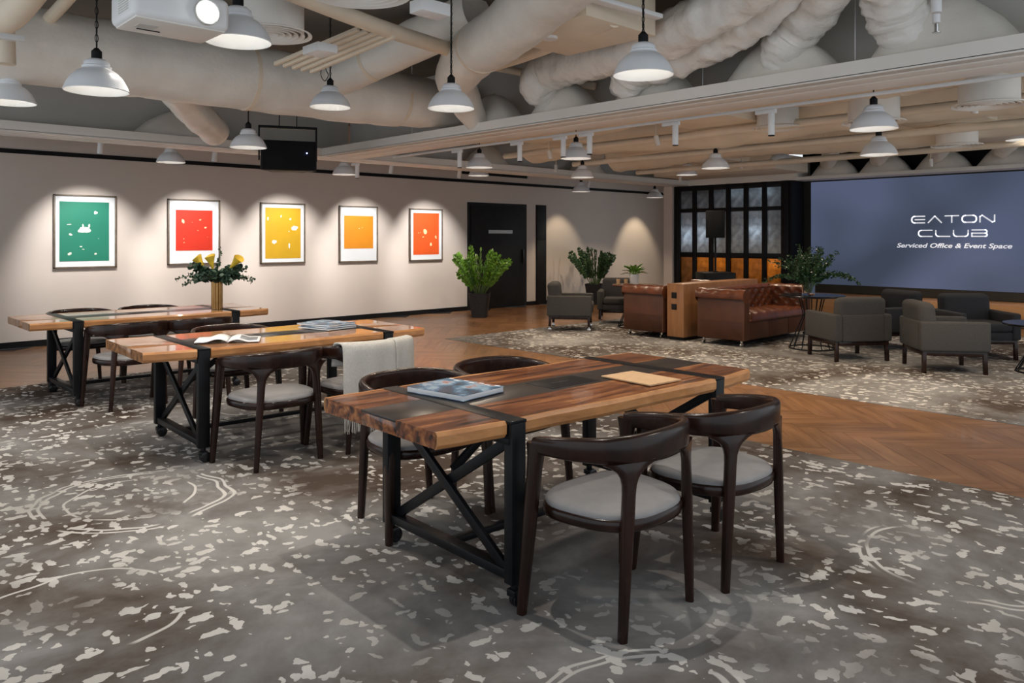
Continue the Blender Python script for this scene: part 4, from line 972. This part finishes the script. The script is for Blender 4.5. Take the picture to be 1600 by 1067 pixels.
duct('flexible_duct', dp([(1330, -70, 5.0, .18), (1288, -10, 5.4, .18), (1248, 42, 5.75, .18), (1222, 82, 5.9, .165), (1215, 112, 6.0, .12)]), 'wrinkled foil duct dropping to the bulkhead right of the largest pendant', 'foil', 22, .045)
duct('flexible_duct', dp([(1375, -90, 4.9, .19), (1388, -30, 5.1, .19), (1402, 20, 5.25, .19), (1414, 60, 5.3, .16), (1416, 84, 5.35, .10)]), 'wrinkled foil duct hanging at the upper right', 'foil', 22, .045)
duct('pipe', dp([(380, -40, 4.3, .05), (560, 30, 5.2, .055), (640, 58, 6.0, .06), (745, 90, 7.5, .065)]), 'slim pale pipe crossing below the slab at upper centre', 'beige', 14, 0, (.5,), cat='pipe')
duct('pipe', dp([(-30, 45, 5.0, .10), (15, 22, 5.0, .10), (55, -25, 4.8, .10)]), 'pale pipe bend in the upper left corner', 'beige', 14, 0, cat='pipe')
duct('pipe', dp([(65, 42, 6.0, .045), (100, 5, 5.7, .045), (130, -30, 5.4, .045)]), 'thin pipe slanting beside the left chain pendant', 'beige', 12, 0, cat='pipe')
duct('pipe', dp([(8, 20, 5.4, .055), (10, 60, 5.4, .055), (10, 100, 5.4, .06)]), 'short vertical pipe at the left edge', 'beige', 12, 0, cat='pipe')
duct('pipe', dp([(1463, -60, 4.6, .03), (1463, 20, 4.6, .03)]), 'white vertical sprinkler drop at the upper right', 'white', 12, 0, cat='pipe')
duct('pipe', dp([(745, 100, 7.9, .04), (810, 112, 7.9, .04), (930, 135, 7.7, .04)]), 'thin pipe under the slab right of the elbow duct', 'beige', 12, 0, cat='pipe')
duct('pipe', dp([(735, 112, 7.3, .06), (830, 82, 6.6, .06), (960, 30, 5.4, .06)]), 'slanted pale pipe beneath the fan coil box', 'beige', 12, 0, (.4,), cat='pipe')
# diffuser boots on the bulkheads
def boot(loc, rz, w, h, d, lab):
    t = thing('diffuser_boot', lab, 'duct', loc, rz, 'fabric boots feeding the slot diffusers'); mb = MB(); rings = []; rn = random.Random(lab)
    for f in (0, .12, .3, .5, .68, .82, .92, .98):
        k = (1 - f) ** .62; rings.append([(x * (1 + .02 * math.sin(9 * f + x * 7)), y, f * h) for x, y in superell(w / 2 * (.10 + .90 * k), d / 2 * (.25 + .75 * k), 28, 3)])
    mb.loft(rings).obj('sleeve', 'wrap', t, sharp=70)
    MB().tube([(0, 0, h * .9), (0, 0, h + .03)], .016, 8).obj('tie', 'beige', t)
    return t
for y, w, h, lab in ((6.25, .86, .34, 'diffuser boot by the elbow duct'), (5.2, .84, .33, 'diffuser boot under the curling foil duct'), (4.12, .84, .34, 'diffuser boot behind the largest pendant'), (2.92, .98, .36, 'diffuser boot right of the largest pendant'), (1.78, 1.0, .40, 'diffuser boot at the upper right beside the sprinkler drop')):
    boot((5.65, y, ZT), R(90), w, h, .42, lab)
boot((3.55, 9.57, ZT), 0, 1.15, .32, .36, 'diffuser boot on the wall bulkhead left of the hanging loudspeaker')
for k, y in enumerate((6.35, 5.45, 4.5, 3.55, 2.6)):
    boot((14.30, y, 2.66), R(90), .92, .36, .36, ('leftmost', 'second', 'third', 'fourth', 'fifth')[k] + ' diffuser boot along the ledge above the screen')
    duct('flexible_duct', [(13.2, y - .5, 3.2, .13), (13.6, y - .25, 3.05, .14), (13.98, y - .02, 2.92, .14), (14.12, y + .08, 2.86, .11)], ('leftmost', 'second', 'third', 'fourth', 'fifth')[k] + ' pale duct feeding the boots above the screen', 'wrap', 16, .03)
boot((8.5, 9.57, ZT), 0, .9, .32, .36, 'diffuser boot on the far bulkhead behind the door pendant')
boot((11.0, 9.57, ZT), 0, .9, .32, .36, 'diffuser boot on the far bulkhead behind the track spotlights')
duct('flexible_duct', [(10.6, 9.0, 3.2, .16), (10.9, 9.25, 3.1, .17), (11.05, 9.45, 2.95, .16), (11.05, 9.5, 2.85, .12)], 'beige elbow duct above the far bulkhead', 'wrap', 18, .02)
# lounge side ducts
for x, r, z, lab, a, b in ((7.15, .30, 3.08, 'first beige wrapped duct beyond the crossing bulkhead', .2, 8.3), (8.7, .36, 3.05, 'second beige wrapped duct over the lounge', -.8, 8.7), (10.4, .33, 3.0, 'third beige wrapped duct over the lounge', -.8, 8.4), (12.1, .30, 3.22, 'fourth beige wrapped duct over the lounge', -.8, 8.9)):
    duct('lounge_duct', [(x + .08 * math.sin(k * 2.1 + x), a + (b - a) * k / 8, z + .04 * math.sin(k * 1.7 + x), r) for k in range(9)], lab, 'beige', 22, .03, (.3, .6), step=12)
for x, z, lab in ((9.55, 2.72, 'thin beige pipe between the lounge ducts'), (11.25, 2.68, 'thin beige pipe with couplings over the sofas'), (8.0, 2.74, 'thin beige pipe closest to the track rail')):
    duct('pipe', [(x, -.8, z, .045), (x, 3, z, .045), (x, 6, z, .045), (x, 8.6, z, .045)], lab, 'beige', 12, 0, (.3, .55, .8), cat='pipe')
for x0, x1, y0, y1, z, lab in ((7.0, 9.0, 4.4, 5.3, 2.80, 'flat beige duct box above the track rail'), (9.3, 12.6, 2.6, 3.5, 2.83, 'flat beige duct box over the grey armchairs'), (7.2, 12.8, 7.2, 7.9, 2.86, 'flat beige duct box over the oak divider'), (12.7, 13.95, 6.7, 9.3, 2.72, 'flat beige duct box before the lattice head')):
    t = tag(MB().span((x0, y0, z), (x1, y1, z + .28)).obj('duct_box', 'beige', bevel=.02), lab, 'duct')
# fan coil box, tray, sprinkler, light bars
fc = at(905, 8, 5.3)
t = thing('fan_coil_box', 'beige fan coil box hanging at the top above the largest pendant', 'duct', (4.25, 3.85, 2.98))
MB().span((-.35, -.45, 0), (.42, .42, .40)).obj('casing', 'beige', t, bevel=.006); MB().cyl((-.12, .1, -.01), .055, .02, 20).obj('detector', 'white', t)
t = tag(MB().bar(at(870, -18, 4.9), at(1030, 27, 5.4), .075, .03).obj('cable_tray', 'white', bevel=.003), 'white cable channel crossing above the largest pendant', 'tray')
t = tag(MB().bar(at(-60, 48, 4.6), at(36, 61, 4.9), .05, .035).obj('cable_tray', 'white', bevel=.003), 'short white channel at the left edge', 'tray')
t = tag(MB().box(at(500, 78, 5.6), (.16, .22, .06)).obj('junction_box', 'white', bevel=.004), 'small white junction box right of the round diffuser', 'box')
t = tag(MB().box(at(672, 14, 4.4), (.20, .12, .07)).obj('junction_box', 'white', bevel=.004), 'small pale box beside the top diffuser', 'box')
mb = MB()
for k in range(5): mb.bar(at(430 + k * 14, 100 + k * 3, 6.2), at(560 + k * 14, 45 + k * 3, 5.6), .03, .03)
tag(mb.obj('pipe_rack', 'beige', bevel=.003), 'bundle of pale conduits under the slab at upper centre', 'conduit')
for x, y in ((5.4, 7.4), (5.6, 3.6), (5.62, 2.35), (5.62, 1.25)):
    tag(MB().cyl((x, y, (ZT + ZC) / 2), .004, ZC - ZT, 6).obj('hanger_rod', 'white'), 'thin hanger rod rising from the crossing bulkhead', 'rod', 'bulkhead hanger rods')
p = at(1463, 32, 4.6)
t = thing('sprinkler_head', 'small sprinkler head on the white drop pipe', 'sprinkler', tuple(p)); MB().cyl((0, 0, .01), .022, .05, 12).obj('collar', 'white', t); MB().cyl((0, 0, -.045), .012, .05, 10).cyl((0, 0, -.072), .024, .004, 12).obj('deflector', 'chrome', t)

def diffuser(px, py, wd, D, lab, bh=.22):
    p = at(px, py, D * F / wd); t = thing('ceiling_diffuser', lab, 'diffuser', tuple(p), 0, 'round hanging air diffusers'); k = D / .5
    MB().lathe([(.20 * k, .012), (.20 * k, bh), (.19 * k, bh + .02), (.02, bh + .02)], 36).obj('drum', 'bulk', t, sharp=40)
    for i, r_ in enumerate((.25, .205, .165, .125, .085, .045)):
        MB().lathe([(r_ * k, 0), (r_ * k, .008), ((r_ - .022) * k, .016 + .004 * i), ((r_ - .026) * k, .012 + .004 * i), (r_ * k - .004, -.001), (r_ * k, 0)], 36).obj('louvre_ring', 'bulk', t, sharp=40)
    MB().lathe([(.20 * k, .05), (.001, .05)], 24).obj('throat', 'grey_wall', t)
    MB().tube([(0, 0, bh), (0, 0, max(bh + .05, ZC - p.z - .25))], .15 * k, 18).obj('neck', 'beige', t)
diffuser(424, 55, 124, .52, 'round diffuser behind the projector')
diffuser(560, -10, 166, .50, 'round diffuser cut by the top edge')
diffuser(1545, 165, 106, .55, 'round diffuser nearest the right edge')
diffuser(1365, 192, 93, .55, 'round diffuser behind the upper screen pendant')
diffuser(1215, 201, 78, .55, 'round diffuser behind the right track spotlight')
diffuser(1495, 228, 73, .55, 'round diffuser close above the screen')

# projector hanging near the camera
pc = at(207, 22, 3.62)
t = thing('projector', 'large white projector with a glowing lens hanging from the ceiling', 'projector', (pc.x, pc.y, pc.z))
MB().span((0, 0, 0), (.47, .34, .165)).obj('body', 'white', t, bevel=.035, seg=4)
MB().span((.02, .02, -.004), (.45, .32, .02)).obj('underside', 'bulk', t, bevel=.008)
ln = MB().cyl((.345, -.005, .075), .062, .03, 28, 'y').obj('lens_ring', 'grey_wall', t, bevel=.004)
MB().cyl((.345, -.018, .075), .047, .02, 28, 'y').obj('lens', 'lens_glow', ln)
MB().cyl((.405, -.001, .075), .006, .008, 12, 'y').obj('sensor', 'black', t)
mb = MB()
for k in range(7): mb.span((-.002, .06, .04 + k * .012), (.004, .20, .045 + k * .012))
mb.obj('vent', 'grey_wall', t, smooth=False)
MB().span((.07, .12, -.007), (.16, .20, -.003)).obj('hatch', 'grey_wall', t); MB().span((.09, .22, -.007), (.20, .232, -.003)).obj('foot_slot', 'black', t)
MB().cyl((.24, .17, .165 + (ZC - pc.z - .165) / 2), .025, ZC - pc.z - .165, 12).obj('drop_pole', 'white', t)
light('SPOT', 'projector_beam', (pc.x + .345, pc.y - .04, pc.z + .075), 12, (.95, .98, 1), .03, 40, .4, (pc.x + .6, pc.y - 3, pc.z - .6))
